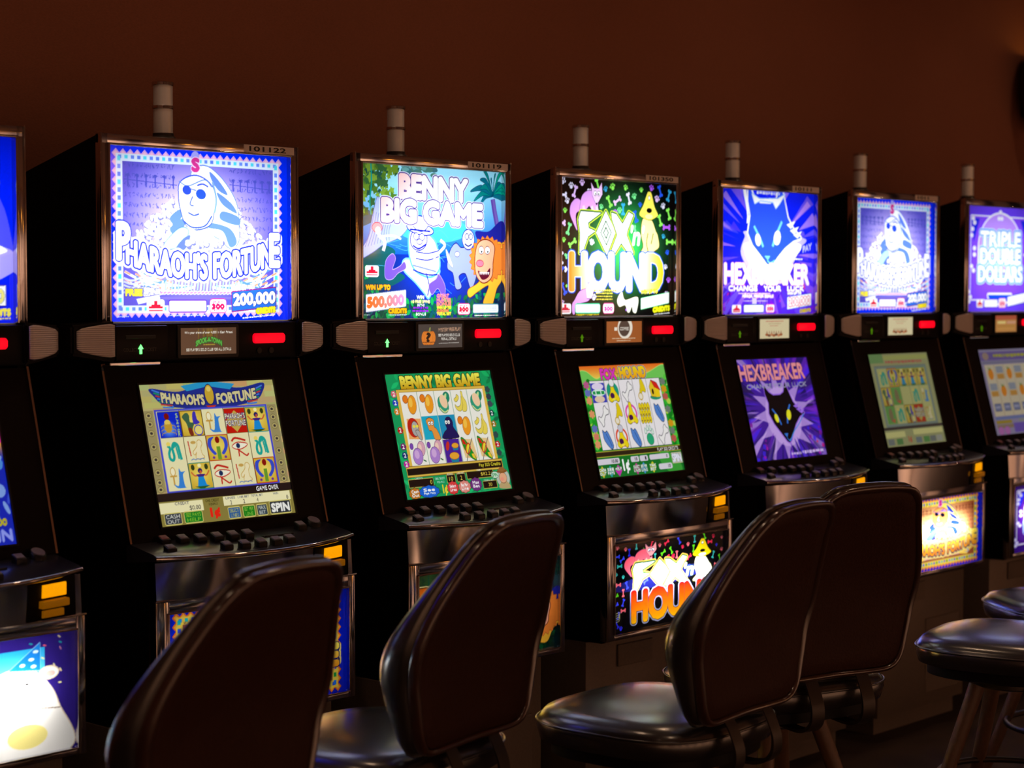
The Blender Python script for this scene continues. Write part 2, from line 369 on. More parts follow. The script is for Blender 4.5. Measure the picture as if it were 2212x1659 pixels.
# ---- large glasses
def art_pharaoh(nx, ny, belly=False):
    k = 0.516 / 0.24 if belly else 0.515 / 0.387
    blue = (0.03, 0.12, 0.75) if belly else (0.0, 0.17, 1.0)
    a = Art(nx, ny, blue, k)
    dia = (0.95, 0.45, 0.12) if belly else (0.86, 0.66, 0.90); dia2 = (0.98, 0.72, 0.25) if belly else (0.95, 0.75, 0.86)
    X0, X1, Y0, Y1 = 5.0, 94.5, 4.5, 95.0
    def diam(x, y, r=2.1):
        a.poly([(x - r, y), (x, y - r * k), (x + r, y), (x, y + r * k)], dia); q = r * .55
        a.poly([(x - q, y), (x, y - q * k), (x + q, y), (x, y + q * k)], dia2)
    nxd = 24; nyd = max(8, int(24 / k))
    for i in range(nxd + 1): diam(X0 + (X1 - X0) * i / nxd, Y0); diam(X0 + (X1 - X0) * i / nxd, Y1)
    for i in range(nyd + 1): diam(X0, Y0 + (Y1 - Y0) * i / nyd); diam(X1, Y0 + (Y1 - Y0) * i / nyd)
    band = (0.98, 0.85, 0.30) if belly else (0.86, 0.92, 1.0)
    a.rect(X0, Y0, X1, Y1, band)
    B = 3.3; sq = [(0.1, 0.45, 0.9), (0.1, 0.75, 0.75), (0.15, 0.3, 0.85), (0.1, 0.6, 0.25)] if belly else [(0.35, 0.5, 0.95), (0.3, 0.85, 0.95), (0.4, 0.55, 0.98)]
    n = 27
    for i in range(n):
        x = X0 + 1.2 + (X1 - X0 - 4.4) * i / (n - 1)
        for y in (Y0 + .7 * k, Y1 - (B - .8) * k): a.rect(x, y, x + 1.7, y + 1.5 * k, sq[i % len(sq)])
    n = int(27 / k)
    for i in range(n):
        y = Y0 + 1.2 * k + (Y1 - Y0 - 4.4 * k) * i / (n - 1)
        for x in (X0 + .7, X1 - B + .8): a.rect(x, y, x + 1.6, y + 1.9 * k, sq[(i + 1) % len(sq)])
    inner = rgrad((0.93, 0.86, 0.99), 48, 44, 46, (0.36, 0.33, 0.80), 1.0, 1.3) if not belly else rgrad((0.98, 0.88, 0.6), 48, 44, 50, (0.62, 0.30, 0.16), 1.0, 1.2)
    a.rect(X0 + B, Y0 + B * k, X1 - B, Y1 - B * k, inner)
    gly = (0.28, 0.30, 0.72) if not belly else (0.45, 0.2, 0.12)
    for (u0, u1) in ((9, 37), (66, 91)):
        a.scribble(u0, 9, u1, 46, 4.2, 2.1, gly, 3, 0.75)
        a.line([(u0, 19), (u1, 21)], 0.35, gly, 1, False)
        for i in range(6): xx = u0 + 2 + i * (u1 - u0 - 4) / 5; a.line([(xx, 16.5), (xx, 23)], .7, gly, 1, False); a.ell(xx, 16.5, .9, .9, gly)
    gold0, gold1 = ((1.0, 0.98, 0.93), (0.40, 0.42, 0.88)) if not belly else ((1.0, 0.93, 0.55), (0.80, 0.45, 0.1))
    R = random.Random(3)
    pile = []
    for _ in range(230):
        x = R.uniform(16, 40); y = R.uniform(30, 56)
        if y > 30 + abs(x - 34) * 1.05: pile.append((x, y))
    for _ in range(170):
        x = R.uniform(66, 88); y = R.uniform(32, 56)
        if y > 31 + (x - 68) * 1.15: pile.append((x, y))
    pile.sort(key=lambda q: q[1]); coins(a, pile, 1.25, gold0, gold1)
    # the seated king: striped headcloth, plain face, dark glasses
    st_l = (0.97, 0.99, 1.0) if not belly else (1.0, 0.86, 0.35); st_d = (0.36, 0.50, 0.93) if not belly else (0.12, 0.22, 0.66); skin = (0.97, 0.98, 1.0) if not belly else (0.97, 0.62, 0.3)
    a.poly([(46, 11), (53, 9), (60, 14), (66, 22), (70, 31), (71, 42), (71, 52), (67, 57), (61, 52), (54, 46), (50, 30), (45, 19)], st_l, 1, st_d, .45, True)
    for q in ([(55, 12), (60, 17), (65, 25), (60, 23), (56, 17)], [(59, 24), (67, 30), (70, 36), (62, 31)], [(62, 35), (71, 38), (71, 43), (61, 40)], [(55, 42), (66, 45), (70, 53), (66, 56), (62, 47), (54, 45)], [(33, 40), (38, 35), (41, 36), (36, 44)], [(33, 46), (40, 40), (41, 44), (36, 50)]):
        a.poly(q, st_d, 1, None, 0, True)
    a.poly([(39, 19), (47, 15), (55, 19), (58, 27), (57, 36), (55, 43), (48, 46), (42, 44), (39, 35), (38, 27)], skin, 1, (0.20, 0.30, 0.88) if not belly else (0.6, 0.3, 0.1), .5, True)
    a.line([(38, 18.5), (43, 21), (52, 17), (56, 21)], .5, st_d)
    a.ell(42.3, 23.5, 2.4, 2.7, (0.16, 0.28, 0.88) if not belly else (0.05, 0.05, 0.15), 10); a.ell(50.0, 25.5, 2.8, 3.0, (0.14, 0.30, 0.88) if not belly else (0.05, 0.05, 0.15), 10)
    a.line([(44, 22.5), (47.5, 23.5)], .5, (0.3, 0.4, 0.9), 1, False); a.line([(43, 36.5), (46, 38), (49, 37)], .7, (0.2, 0.3, 0.9)); a.line([(45.5, 27), (44, 31.5), (46, 32.5)], .6, (0.25, 0.35, 0.9)); a.line([(40, 41), (45, 45), (52, 44), (56, 38)], .7, (0.2, 0.3, 0.9)); a.line([(48, 20.5), (51, 19.5), (54, 21)], .7, (0.2, 0.3, 0.9)); a.line([(56.5, 18), (58.5, 28), (57.5, 36)], 1.0, (0.45, 0.6, 0.98))
    a.poly([(42, 45), (48, 47), (54, 46), (58, 52), (60, 58), (34, 58), (38, 52)], (0.80, 0.84, 0.99) if not belly else (0.9, 0.6, 0.3), 1, None, 0, True)
    a.poly([(38, 46), (43, 47), (40, 55), (33, 58), (30, 55)], (0.66, 0.86, 0.98) if not belly else (0.3, 0.5, 0.8), 1, (0.3, 0.42, 0.9), .3, True)
    a.poly([(40, 52), (44, 50), (41, 58), (36, 58)], (0.34, 0.42, 0.92) if not belly else (0.2, 0.2, 0.5), 1, None, 0, True)
    coins(a, [(R.uniform(42, 62), R.uniform(53, 59)) for _ in range(45)], 1.5, gold0, gold1)
    a.ell(47, 3.6, 2.2, 3.0, (0.62, 0.62, 0.93) if not belly else (0.9, .6, .2), 15); a.text('S', 45.3, 5, 49.0, 12, (0.80, 0.20, 0.55), bold=.5, out=(0.9, 0.8, 0.95), ow=.4)
    # wings under the title
    feathers = (0.97, 0.97, 1.0) if not belly else (1.0, 0.85, 0.35)
    for j in range(15):
        t = j / 14.0
        for sgn in (-1, 1):
            cx = 51 + sgn * 5; x_out = 51 + sgn * (42 - 5.5 * (j % 5)); y_out = 67 + 4.3 * (j // 5) + 1.2 * (j % 5)
            a.line([(x_out, y_out), (51 + sgn * 32, y_out + 5.5), (51 + sgn * (16 - 2 * t), 79 + 1.5 * (j // 5)), (cx, 80)], .8 + .35 * (j % 2), feathers if j % 3 else (0.35, 0.55, 0.98))
            a.line([(x_out, y_out), (51 + sgn * (39 - 5.5 * (j % 5)), y_out + 1.7)], .8, (0.98, 0.62, 0.45))
    for j in range(26): x = 29 + j * 1.75; a.line([(x, 76.5), (x - .6, 82)], .8, (0.62, 0.72, 0.98) if j % 2 else WH, 1, False)
    for j in range(22): a.ell(28 + j * 2.05, 83.3, 1.0, .6, (0.90, 0.50, 0.72) if not belly else (0.9, .4, .2), -15, 1, WH, .25)
    def arc(U, V): return U, V + 11.5 * (1 - ((U - 50) / 46.0) ** 2) + (3.5 * (U > 50) * (1 - (U - 50) / 46)) * 0
    tcol = WH if not belly else vgrad((1, 0.92, 0.35), 52, (0.92, 0.55, 0.08), 76); oc = (0.10, 0.16, 0.80) if not belly else (0.06, 0.06, 0.35)
    by = 6 if belly else 0
    a.text("PHARAOH'S", 5.5, 49 + by, 53, 63.5 + by, tcol, oc, .75, bold=.55, warp=arc, out2=WH if not belly else (1, .9, .5), ow2=.9)
    a.text("FORTUNE", 57, 49 + by, 94.5, 63.5 + by, tcol, oc, .75, bold=.55, warp=arc, out2=WH if not belly else (1, .9, .5), ow2=.9)
    a.text("P", 5.5, 44 + by, 11.5, 64 + by, tcol, oc, .45, bold=.9)
    a.text("E", 89.5, 48 + by, 94.5, 67 + by, tcol, oc, .45, bold=.9)
    if not belly:
        for i in range(5): a.line([(8.5, 75 + 2 * i), (13, 76.5 + 2 * i), (19, 74.5 + 2 * i), (27, 76.5 + 2 * i)], .9, (0.75, 0.78, 1.0)); 
        a.text('FREE', 9.5, 81.5, 18, 85, (1, 0.92, 0.25), (0.2, 0.2, 0.7), .3, bold=.35); a.text('SPINS', 19, 80.5, 27.5, 84, WH, (0.3, .3, .8), .3, bold=.3, dy=1)
        a.poly([(15, 87), (27, 84.5), (27.5, 87), (16, 90)], WH, 1, (.35, .35, .9), .35)
        a.rect(28, 85.8, 67, 87.2, (0.45, 0.40, 0.78))
        red_mark(a, 20.3, 87.3, 29.8, 95); blank_tile(a, 32.3, 88, 52.5, 94.3); play300(a, 54.7, 87.3, 63.6, 95)
        a.poly([(67.0, 83), (92.5, 80.2), (92.5, 91.4), (67.0, 94.3)], (0.16, 0.42, 0.85), 1, (0.55, 0.05, 0.45), .45)
        a.text('200,000', 68, 84.3, 92, 91.8, WH, (0.05, .1, .5), .25, bold=.45, dy=-1.6)
        a.text('WIN UP TO', 66.5, 80, 80, 82.3, WH, None, 0, .2, dy=-1.5)
        a.text('CREDITS', 81, 93, 92, 95.8, (1, 0.9, 0.15), (0.35, 0.35, 0.1), .2, bold=.4, dy=-1)
        a.smallprint(73, 98, 92, 0.9, WH, -1.8); a.smallprint(32, 96.2, 52, 0.8, (.8, .85, 1)); a.smallprint(5, 96.5, 11, 0.9, (.8, .85, 1))
    return a

def jungle(a, gold=False):
    a.rect(0, 0, 100, 100, vgrad((0.62, 0.90, 1.0), 12, (0.02, 0.30, 0.72), 60)); a.rect(0, 58, 100, 100, rgrad((0.05, 0.20, 0.95), 52, 66, 45, (0.0, 0.14, 0.30), 1.2))
    R = random.Random(5)
    a.ell(50, 41, 25, 9, (0.25, 0.75, 0.95), 0, .8); a.poly([(0, 56), (14, 52), (24, 56), (20, 66), (30, 74), (0, 84)], (0.0, 0.34, 0.33), .9, None, 0, True); a.poly([(100, 40), (93, 42), (95, 60), (88, 70), (100, 74)], (0.0, 0.36, 0.30), .9, None, 0, True)
    a.poly([(0, 33), (6, 30), (10, 34), (10, 37), (0, 41)], (0.0, 0.35, 0.42), 1, None, 0, True)
    for _ in range(120):
        x = abs(R.gauss(0, 15)); y = abs(R.gauss(0, 11)); c = R.choice([(0.42, 0.58, 0.16), (0.30, 0.48, 0.15), (0.20, 0.40, 0.22), (0.50, 0.66, 0.22), (0.12, 0.33, 0.28)])
        r = R.uniform(1.5, 3.2); a.poly([(x + r * math.cos(t) * (1 if i % 2 else .6), y + r * a.k * math.sin(t) * (1 if i % 2 else .6)) for i, t in enumerate([2 * math.pi * i / 10 for i in range(10)])], c)
    for _ in range(26): x = R.uniform(30, 52); y = abs(R.gauss(0, 3)); a.ell(x, y, 2.5, 1.6, R.choice([(0.3, .5, .45), (.4, .65, .65), (.25, .45, .5)]))
    a.poly([(12, 22), (9, 34), (6, 48), (0, 58), (0, 62), (9, 57), (16, 52), (28, 46), (34, 36), (26, 31), (15, 31), (14, 24)], (0.66, 0.72, 0.90), 1, (0.35, 0.40, 0.68), .3, True)
    for i in range(9): a.line([(10 + i * 1.6, 31 + i * .3), (8 + i * 1.5, 42), (4 + i * 2.0, 54 - i * .6)], .35, (0.45, 0.50, 0.75))
    a.line([(8, 0), (8.4, 12), (7.3, 24), (8, 33)], .8, (0.0, 0.62, 0.58))
    for c, y in (((0.35, 0.25, 0.62), 0), ((0.45, .35, .7), 1)): a.line([(93 + y * .4, 19), (94.5 + y * .4, 28), (97 + y * .4, 40)], 3.2 - 1.6 * y, c)
    for t in range(14):
        an = math.radians(-200 + t * 17); L = 11 + 3 * (t % 3); cx, cy = 93, 17; x, y = cx + L * math.cos(an), cy + L * a.k * math.sin(an)
        mx_, my_ = cx + .5 * L * math.cos(an), cy + .5 * L * a.k * math.sin(an) - 2.5
        a.poly([(cx, cy), (mx_, my_ - 1.8), (x, y + 3), (mx_, my_ + 1.8)], R.choice([(0.0, 0.50, 0.50), (0.0, 0.62, 0.52), (0.02, 0.42, 0.52)]), 1, (0.0, 0.25, 0.38), .18, True)
    for _ in range(230):
        x = R.uniform(0, 100); y = 101 - abs(R.gauss(0, 6)) * (2.6 if x < 14 or x > 80 else 1); r = R.uniform(2.5, 5); an = R.uniform(-2.6, -.5)
        ex, ey = x + r * math.cos(an), y + r * a.k * math.sin(an); nx_, ny_ = -math.sin(an) * r * .28, math.cos(an) * r * .28 * a.k
        a.poly([(x, y), ((x + ex) / 2 + nx_, (y + ey) / 2 + ny_), (ex, ey), ((x + ex) / 2 - nx_, (y + ey) / 2 - ny_)], R.choice([(0.0, 0.40, 0.22), (0.02, 0.55, 0.26), (0.0, 0.28, 0.22), (0.05, 0.66, 0.32), (0.0, .34, .40)]), 1, (0, .16, .18), .12, True)
    for _ in range(22):
        x, y = R.uniform(5, 72), R.uniform(45, 80); a.line([(x, y), (x + R.uniform(3, 8), y + R.uniform(-4, 4)), (x + R.uniform(8, 14), y + R.uniform(-4, 4))], .25, (0.35, 0.75, 0.98), .7)
def beast(a):                                # grey horned beast and maned cat running out of the bushes
    g = (0.55, 0.60, 0.80)
    a.poly([(62, 55), (66, 50), (70, 53), (76, 52), (80, 58), (81, 70), (77, 80), (73, 70), (68, 72), (70, 79), (66, 80), (64, 70), (60, 66)], g, 1, (0.10, 0.12, 0.45), .5, True)
    a.poly([(59, 54), (60.5, 62), (64, 66), (62, 60)], WH, 1, (0.4, .45, .8), .25, True); a.ell(67, 57, 1.5, 1.5, WH, 0, 1, (.2, .2, .5), .3)
    a.ell(75, 47, 4.2, 6.5, (0.78, 0.80, 0.98), 0, 1, (0.1, 0.12, .5), .5); a.ell(74, 45, 1.1, 1.6, WH, 0, 1, (.1, .1, .4), .4); a.ell(76.8, 45, 1.1, 1.6, WH, 0, 1, (.1, .1, .4), .4); a.line([(72.5, 50), (75, 51.5), (77.5, 50)], .7, (.1, .1, .4)); a.poly([(80, 42), (90, 41), (100, 34), (100, 55), (88, 56)], (0.10, 0.12, 0.55), 1, None, 0, True)
    m = (0.93, 0.50, 0.18)
    body = (0.98, 0.72, 0.20)
    a.poly([(92, 52), (100, 50), (100, 72), (96, 80), (92, 92), (86, 90), (90, 78), (82, 82), (76, 86), (75, 81), (84, 74)], body, 1, (0.6, 0.3, 0.05), .3, True)
    a.poly([(89 + (11.5 + (1.8 if i % 2 else 0)) * math.cos(t), 60 + (12.5 + (2 if i % 2 else 0)) * a.k * .82 * math.sin(t)) for i, t in enumerate([2 * math.pi * i / 44 for i in range(44)])], m, 1, (0.75, 0.35, 0.15), .3)
    a.poly([(82, 50), (88, 47), (94, 51), (93, 62), (92, 72), (86, 76), (81, 71), (80, 60)], (0.98, 0.66, 0.52), 1, (0.4, 0.12, 0.05), .5, True)
    a.ell(84.5, 54, 1.8, 2.4, WH, 0, 1, (.2, .1, .2), .25); a.ell(89, 54, 1.8, 2.4, WH, 0, 1, (.2, .1, .2), .25); a.ell(84.8, 55, .5, .7, BK); a.ell(89.3, 55, .5, .7, BK)
    a.ell(83.5, 63, 2.6, 2.0, (0.98, 0.45, 0.55), 0, 1, (.5, .1, .2), .25); a.poly([(82, 68), (87, 70), (91, 66), (90, 72), (85, 74)], (0.35, .05, .15), 1, None, 0, True)
    for i in range(6): a.poly([(83 + i * 1.25, 68.8), (84.2 + i * 1.25, 69), (83.6 + i * 1.2, 71)], WH)
def runner(a):                               # white-suited running hunter
    lb = (0.35, 0.66, 0.98); o = (0.08, 0.12, 0.62)
    a.poly([(30, 62), (36, 62), (44, 66), (54, 68), (50, 76), (47, 86), (44, 83), (38, 76), (30, 68)], (0.90, 0.93, 1), 1, (0.45, .75, 1), .9, True)
    a.poly([(34, 44), (40, 40), (48, 46), (52, 52), (54, 66), (48, 72), (38, 68), (34, 58)], WH, 1, lb, 1.1, True)
    a.ell(40, 48, 5.6, 6.8, (.95, .90, .95), -15, 1, o, .55); a.ell(41, 41, 9, 3.4, WH, 8, 1, o, .6); a.ell(41, 37.5, 5.2, 4.6, WH, 8, 1, o, .5); a.line([(34, 41.5), (48, 42.5)], .8, o); a.ell(38.2, 46, 1.5, 2.1, WH, 0, 1, o, .4); a.ell(42.2, 46.4, 1.5, 2.1, WH, 0, 1, o, .4); a.line([(36, 52), (40, 54), (45, 51)], .8, o); a.ell(40.5, 49.5, 1.7, 1.6, (.85, .8, .95), 0, 1, o, .35)
    a.line([(38, 58), (46, 59), (54, 57)], 4.2, WH); a.line([(38, 56), (46, 57), (54, 55)], .6, o); a.line([(38, 60.5), (46, 61.5), (54, 59)], .6, o); a.line([(36, 68), (45, 71), (53, 71)], .7, o); a.line([(45, 70), (47, 78), (46, 85)], .6, o); a.line([(50, 60), (58, 52), (55, 48)], 1.6, WH); a.line([(36, 65), (52, 69)], .9, (0.45, 0.5, 0.95))
    pur = (0.42, 0.30, 0.80)
    a.poly([(18, 62), (22, 58), (24, 61), (22, 68), (27, 66), (30, 63), (31, 67), (26, 70), (22, 74), (18, 74), (17, 70)], pur, 1, (0.7, 0.6, 1), .3, True)
    a.poly([(47, 78), (52, 74), (54, 71), (58, 78), (58, 84), (56, 84), (53, 80), (49, 84)], pur, 1, (0.7, 0.6, 1), .3, True)
    a.ell(12, 41, 3.2, 3, (0.98, 0.62, 0.66), 0, 1, (.8, .2, .3), .3); a.ell(12.5, 43, 1.9, 2.6, (1, .9, .9)); a.line([(13, 46), (17, 50), (16, 56)], 2, (1, .95, .97)); a.line([(14, 47), (22, 46), (28, 48)], 1, WH)
def art_benny(nx, ny, belly=False):
    a = Art(nx, ny, (0.1, 0.3, 0.8), 0.516 / 0.24 if belly else 0.515 / 0.387); jungle(a)
    if belly:
        a.rect(0, 0, 100, 100, (0.02, 0.10, 0.06), .72); beast(a)
        g = vgrad((0.75, 0.32, 0.02), 16, (1.0, 0.80, 0.15), 44)
        a.text('BENNY', 2, 16, 72, 44, g, (0.25, .1, 0), .5, bold=.9, out2=(.95, .85, .6), ow2=.6); a.text('BIG GAME', 4, 50, 74, 78, g, (0.25, .1, 0), .5, bold=.9, out2=(.95, .85, .6), ow2=.6)
        return a
    runner(a); beast(a)
    ti = hgrad((0.99, 0.80, 0.80), 16, WH, 45)
    a.text('BENNY', 27.5, 6.5, 74, 20.5, hgrad((0.99, 0.80, 0.80), 27, WH, 50), (0.28, 0.20, 0.55), .5, bold=1.0, dy=1.2, out2=(0.9, 0.92, 1), ow2=.45)
    a.text('BIG GAME', 15.5, 22.5, 85, 36.5, ti, (0.28, 0.20, 0.55), .5, bold=1.0, dy=1.2, out2=(0.9, 0.92, 1), ow2=.45)
    red_mark(a, 4, 65.5, 13, 73); a.text('WIN UP TO', 4.5, 78.2, 20.5, 81, (1, 0.68, 0.1), (.2, .1, .2), .2, bold=.35)
    a.poly([(4.5, 84.5), (31, 81.5), (31, 91.8), (4.5, 95.5)], WH, 1, (.5, .55, .7), .25); a.text('500,000', 5.5, 86.5, 29.5, 93.5, hgrad((0.98, 0.45, 0.1), 5, (0.93, 0.55, 0.78), 30), None, 0, .5, dy=-2)
    a.text('CREDITS', 19.5, 93.6, 31.5, 96.3, (1, 0.68, 0.05), (.15, .1, .1), .25, bold=.35); a.smallprint(19.5, 97.2, 31.5, .7, WH); a.smallprint(1, 97, 7, .7, (.7, .8, .8))
    a.text('WIN', 38.5, 85, 43.5, 87, (1, 1, .85), None, 0, .15); a.text('10 FREE SPINS', 35, 88, 47.5, 89.8, (1, .95, .6), None, 0, .15); a.text('IN THE', 39, 90.6, 43.8, 92, WH, None, 0, .12)
    a.smallprint(36, 92.3, 46.5, 1.5, (0.55, 0.1, 0.85)); a.smallprint(35.5, 94.4, 46.8, 1.5, (0.55, 0.1, 0.85)); a.text('BONUS', 38, 96.4, 44.8, 98, WH, None, 0, .12)
    for i, (t, c) in enumerate((('GREAT', (1, .5, .5)), ('HUNTER', (1, .5, .5)), ('BONUS', (1, .5, .45)), ('WIN UP TO', (1, .9, .2)), ('200X', (1, .5, .3)), ('TOTAL BET', (1, .9, .2)))):
        y = 84 + [0, 2.7, 5.4, 8.1, 10.2, 12.3][i]; a.text(t, 52.5, y, 62.5 if i not in (0, 4) else 61, y + (2.2 if i < 3 else 1.6), c, None, 0, .22)
    play300(a, 67.5, 90.5, 76, 97.4, (.9, .1, .25)); blank_tile(a, 78.5, 91, 97, 96.6, (.2, .5, .6)); a.smallprint(79.5, 98, 97, .8, WH)
    return a

def bone(a, x, y, L, ang, c):
    an = math.radians(ang); dx, dy = math.cos(an) * L / 2, math.sin(an) * L / 2 * a.k; px, py = -math.sin(an) * L * .16, math.cos(an) * L * .16 * a.k
    a.line([(x - dx, y - dy), (x + dx, y + dy)], L * .26, c, 1, False)
    for s1 in (-1, 1):
        for s2 in (-1, 1): a.ell(x + s1 * dx + s2 * px, y + s1 * dy + s2 * py, L * .17, L * .17 * a.k, c)
def paw(a, x, y, r, ang, c):
    a.ell(x, y + r * .3 * a.k, r * .62, r * .55 * a.k, c, ang)
    for i in range(4): t = math.radians(ang - 150 + 40 * i); a.ell(x + r * .95 * math.cos(t), y + r * .3 * a.k + r * .95 * a.k * math.sin(t), r * .24, r * .33 * a.k, c, ang)
def art_fox(nx, ny, belly=False):
    a = Art(nx, ny, (0.02, 0.02, 0.03), 0.516 / 0.24 if belly else 0.515 / 0.387); k = a.k
    if not belly: a.rect(0, 0, 100, 100, rgrad((0.25, 1.0, 0.45), 55, 48, 48, (0.01, 0.02, 0.02), 1.15, .75))
    else: a.ell(42, 45, 42, 9, (0.10, 0.12, 0.60), -3, .45)
    pal = [(0.55, 0.95, 0.35), (0.70, 0.35, 0.95), (0.15, 0.35, 0.95), (0.92, 0.90, 1.0), (0.2, 0.65, 0.85), (0.45, 0.9, 0.55), (0.9, 0.75, 0.98)] if not belly else [(0.35, 0.8, 0.1), (0.95, 0.15, 0.3), (0.15, 0.15, 0.85), (0.95, 0.4, 0.45), (0.2, 0.7, 0.65), (0.2, 0.25, 0.9)]
    R = random.Random(11); pts = []
    for x, y in [(4, 3), (11, 6), (20, 3.5), (33, 4), (46, 5), (57, 5), (65, 11), (71, 6), (80, 4), (88, 6), (96, 9), (4, 13), (8, 17), (14, 10), (16, 17), (6, 24), (3, 33), (5, 45), (12, 47), (3, 58), (9, 55), (3, 68), (5, 80), (4, 90), (43, 16), (50, 15), (55, 21), (48, 24), (66, 37), (58, 32), (70, 17), (91, 17), (96, 23), (94, 33), (85, 12), (88, 28), (91, 40), (95, 52), (93, 63), (96, 73), (94, 84), (7, 95), (28, 46), (97, 44), (40, 7), (26, 12), (60, 13), (36, 20), (74, 26), (66, 26), (9, 37), (9, 66), (9, 75), (90, 90), (60, 95), (52, 22), (45, 58), (30, 86)]:
        c = R.choice(pal)
        q_ = .62 if belly else 1
        if R.random() < .5: bone(a, x, y, 5.2 * q_, R.choice([0, 70, 110, 60, 90, -30]), c)
        else: paw(a, x, y, R.uniform(1.6, 2.3) * q_, R.choice([0, 20, -20]), c)
    fo = (0.88, 0.62, 0.93) if not belly else (0.95, 0.35, 0.42); fo2 = (0.96, 0.80, 0.98) if not belly else (0.98, 0.6, 0.6); fe = (0.3, 0.12, 0.35)
    a.poly([(22, 20), (16, 15), (11, 19), (10, 26), (13, 33), (16, 38), (15, 32), (15, 26), (18, 24), (20, 26)], fo, 1, fe, .25, True)
    a.poly([(18, 22), (20, 13), (25, 9), (30, 10), (33, 16), (33, 23), (29, 24), (26, 20), (22, 24), (18, 24)], fo, 1, fe, .25, True)
    a.poly([(27.5, 3), (30, 7), (34, 7), (36.5, 2.5), (37, 11), (34, 16), (32, 19), (28.5, 12)], fo2, 1, fe, .25)
    a.ell(31, 10.5, 1.3, 1.6, WH, 0, 1, fe, .2); a.ell(34, 10.5, 1.3, 1.6, WH, 0, 1, fe, .2); a.ell(31.3, 11, .45, .6, BK); a.ell(33.8, 11, .45, .6, BK); a.ell(32.2, 18, .7, .7, BK)
    for x in (22, 29, 33): a.line([(x - 1, 20), (x + .5, 24.5)], 1.8, fo2, 1, False)
    ye = (1.0, 0.93, 0.35) if not belly else (1.0, 0.85, 0.05); yo = (0.25, 0.22, 0.0)
    lt = (1.0, 0.97, 0.60) if not belly else WH
    a.poly([(73, 27), (80, 28), (84, 36), (86, 40), (87, 48), (82, 52), (84, 55), (70, 55), (73, 48), (71, 38)], lt, 1, yo, .6, True); a.line([(77, 38), (76, 46), (78, 54)], .7, yo); a.line([(82, 38), (80, 46)], .7, yo)
    a.poly([(76.5, 8), (78, 7), (80, 8), (83, 18), (86, 24), (82, 27), (79, 28), (74, 27), (69.5, 24), (73, 17)], ye, 1, yo, .25, True)
    a.ell(78.2, 11.5, .9, 1.4, WH, 0, 1, yo, .2); a.ell(78.2, 21, 2.4, 1.9, BK); a.ell(78, 25.5, 3.4, 1.8, lt)
    wl = WH; wo = (0.80, 0.90, 0.25) if not belly else (0.95, 0.75, 0.3); io = (0.05, 0.30, 0.12)
    F = [(19, 24), (36, 24.5), (28, 30), (25, 32), (25.5, 36), (31, 38), (25, 42), (23, 47), (20, 55), (18, 54), (18.5, 40), (17, 30)]
    O = [(40, 23), (48.5, 38), (41, 55), (32, 39)]; Xl = [(45, 24), (49, 25), (54.5, 32), (60, 23), (64, 25), (59, 36), (58, 40), (64, 53), (62, 56), (53.5, 46), (47, 55), (44, 54), (50, 40), (45.5, 29)]
    for P in (F, O, Xl): a.poly(P, io, 1, wo, 1.3); a.poly(P, wl, 1, io, .7)
    for f, c in ((.75, io), (.62, WH), (.38, io), (.24, WH)): a.poly([(40.2 + (x - 40.2) * f * .8, 39 + (y - 39) * f * .8) for x, y in O], c)
    a.text("'n'", 61.5, 33, 73, 47, wl, (0.1, 0.4, 0.15), .25, bold=.45, skew=2)
    if not belly:
        hg = lambda X, Y: (hgrad((0.98, 0.55, 0.15), 10, WH, 30)(X, Y) * (X < 50)[..., None] + hgrad(WH, 68, (0.98, 0.78, 0.15), 90)(X, Y) * (X >= 50)[..., None])
        a.text('HOUND', 10.5, 54.5, 90, 80.5, hg, (0.85, 0.95, 1), .4, bold=1.4, out2=(0.08, 0.25, 0.75), ow2=.7)
    else: a.text('HOUND', 17, 57, 92, 90, vgrad((0.95, 0.06, 0.02), 55, (1.0, 0.70, 0.03), 90), (0.12, 0.12, 0.2), .45, bold=1.3, out2=(0.75, 0.75, 0.9), ow2=.5)
    if not belly:
        a.poly([(14, 88), (18, 82), (24, 80), (27, 82), (26, 88), (20, 90), (15, 91), (14, 98), (12, 97), (12, 91)], fo, 1, fe, .2, True); a.poly([(23, 80), (26, 75), (30, 81), (28, 87), (24, 87)], fo2, 1, fe, .2)
        red_mark(a, 1.5, 90.5, 11, 98); blank_tile(a, 14.8, 91.2, 35, 97, (.2, .9, .6)); play300(a, 38, 90.8, 47, 97.6, (.9, .2, .6)); a.smallprint(15, 98.3, 34.5, .9, (.9, .85, .1))
        for i in range(4): a.smallprint(32 if i else 30, 80.5 + 2.2 * i, 46 if i else 50, 1.4 if i == 0 else 1.0, (1, .9, .3))
        a.poly([(50, 88), (54, 82), (57, 88), (68, 86), (67, 97), (64, 97), (63, 93), (61, 97), (59, 97), (57, 92), (52, 93)], (1, 1, .93), 1, yo, .25, True)
        a.text('WIN UP TO', 71, 80.8, 86, 83.4, (1, .95, .2), None, 0, .3, dy=-.8); a.poly([(71, 87), (96.5, 82.5), (96.5, 90.3), (71, 95)], WH, 1, (.4, 1, .6), .25)
        a.text('CREDITS', 82, 94, 97, 97.2, (.95, .95, .1), (.2, .2, 0), .2, bold=.45, dy=-1.4); a.smallprint(83, 98.6, 97, .8, WH, -1)
    else:
        for y in (78, 80.5, 83): a.line([(1.5, y), (6, y - 1.5), (5.5, y + 3), (2.5, y + 4)], .3, (.8, .8, .5))
    return a

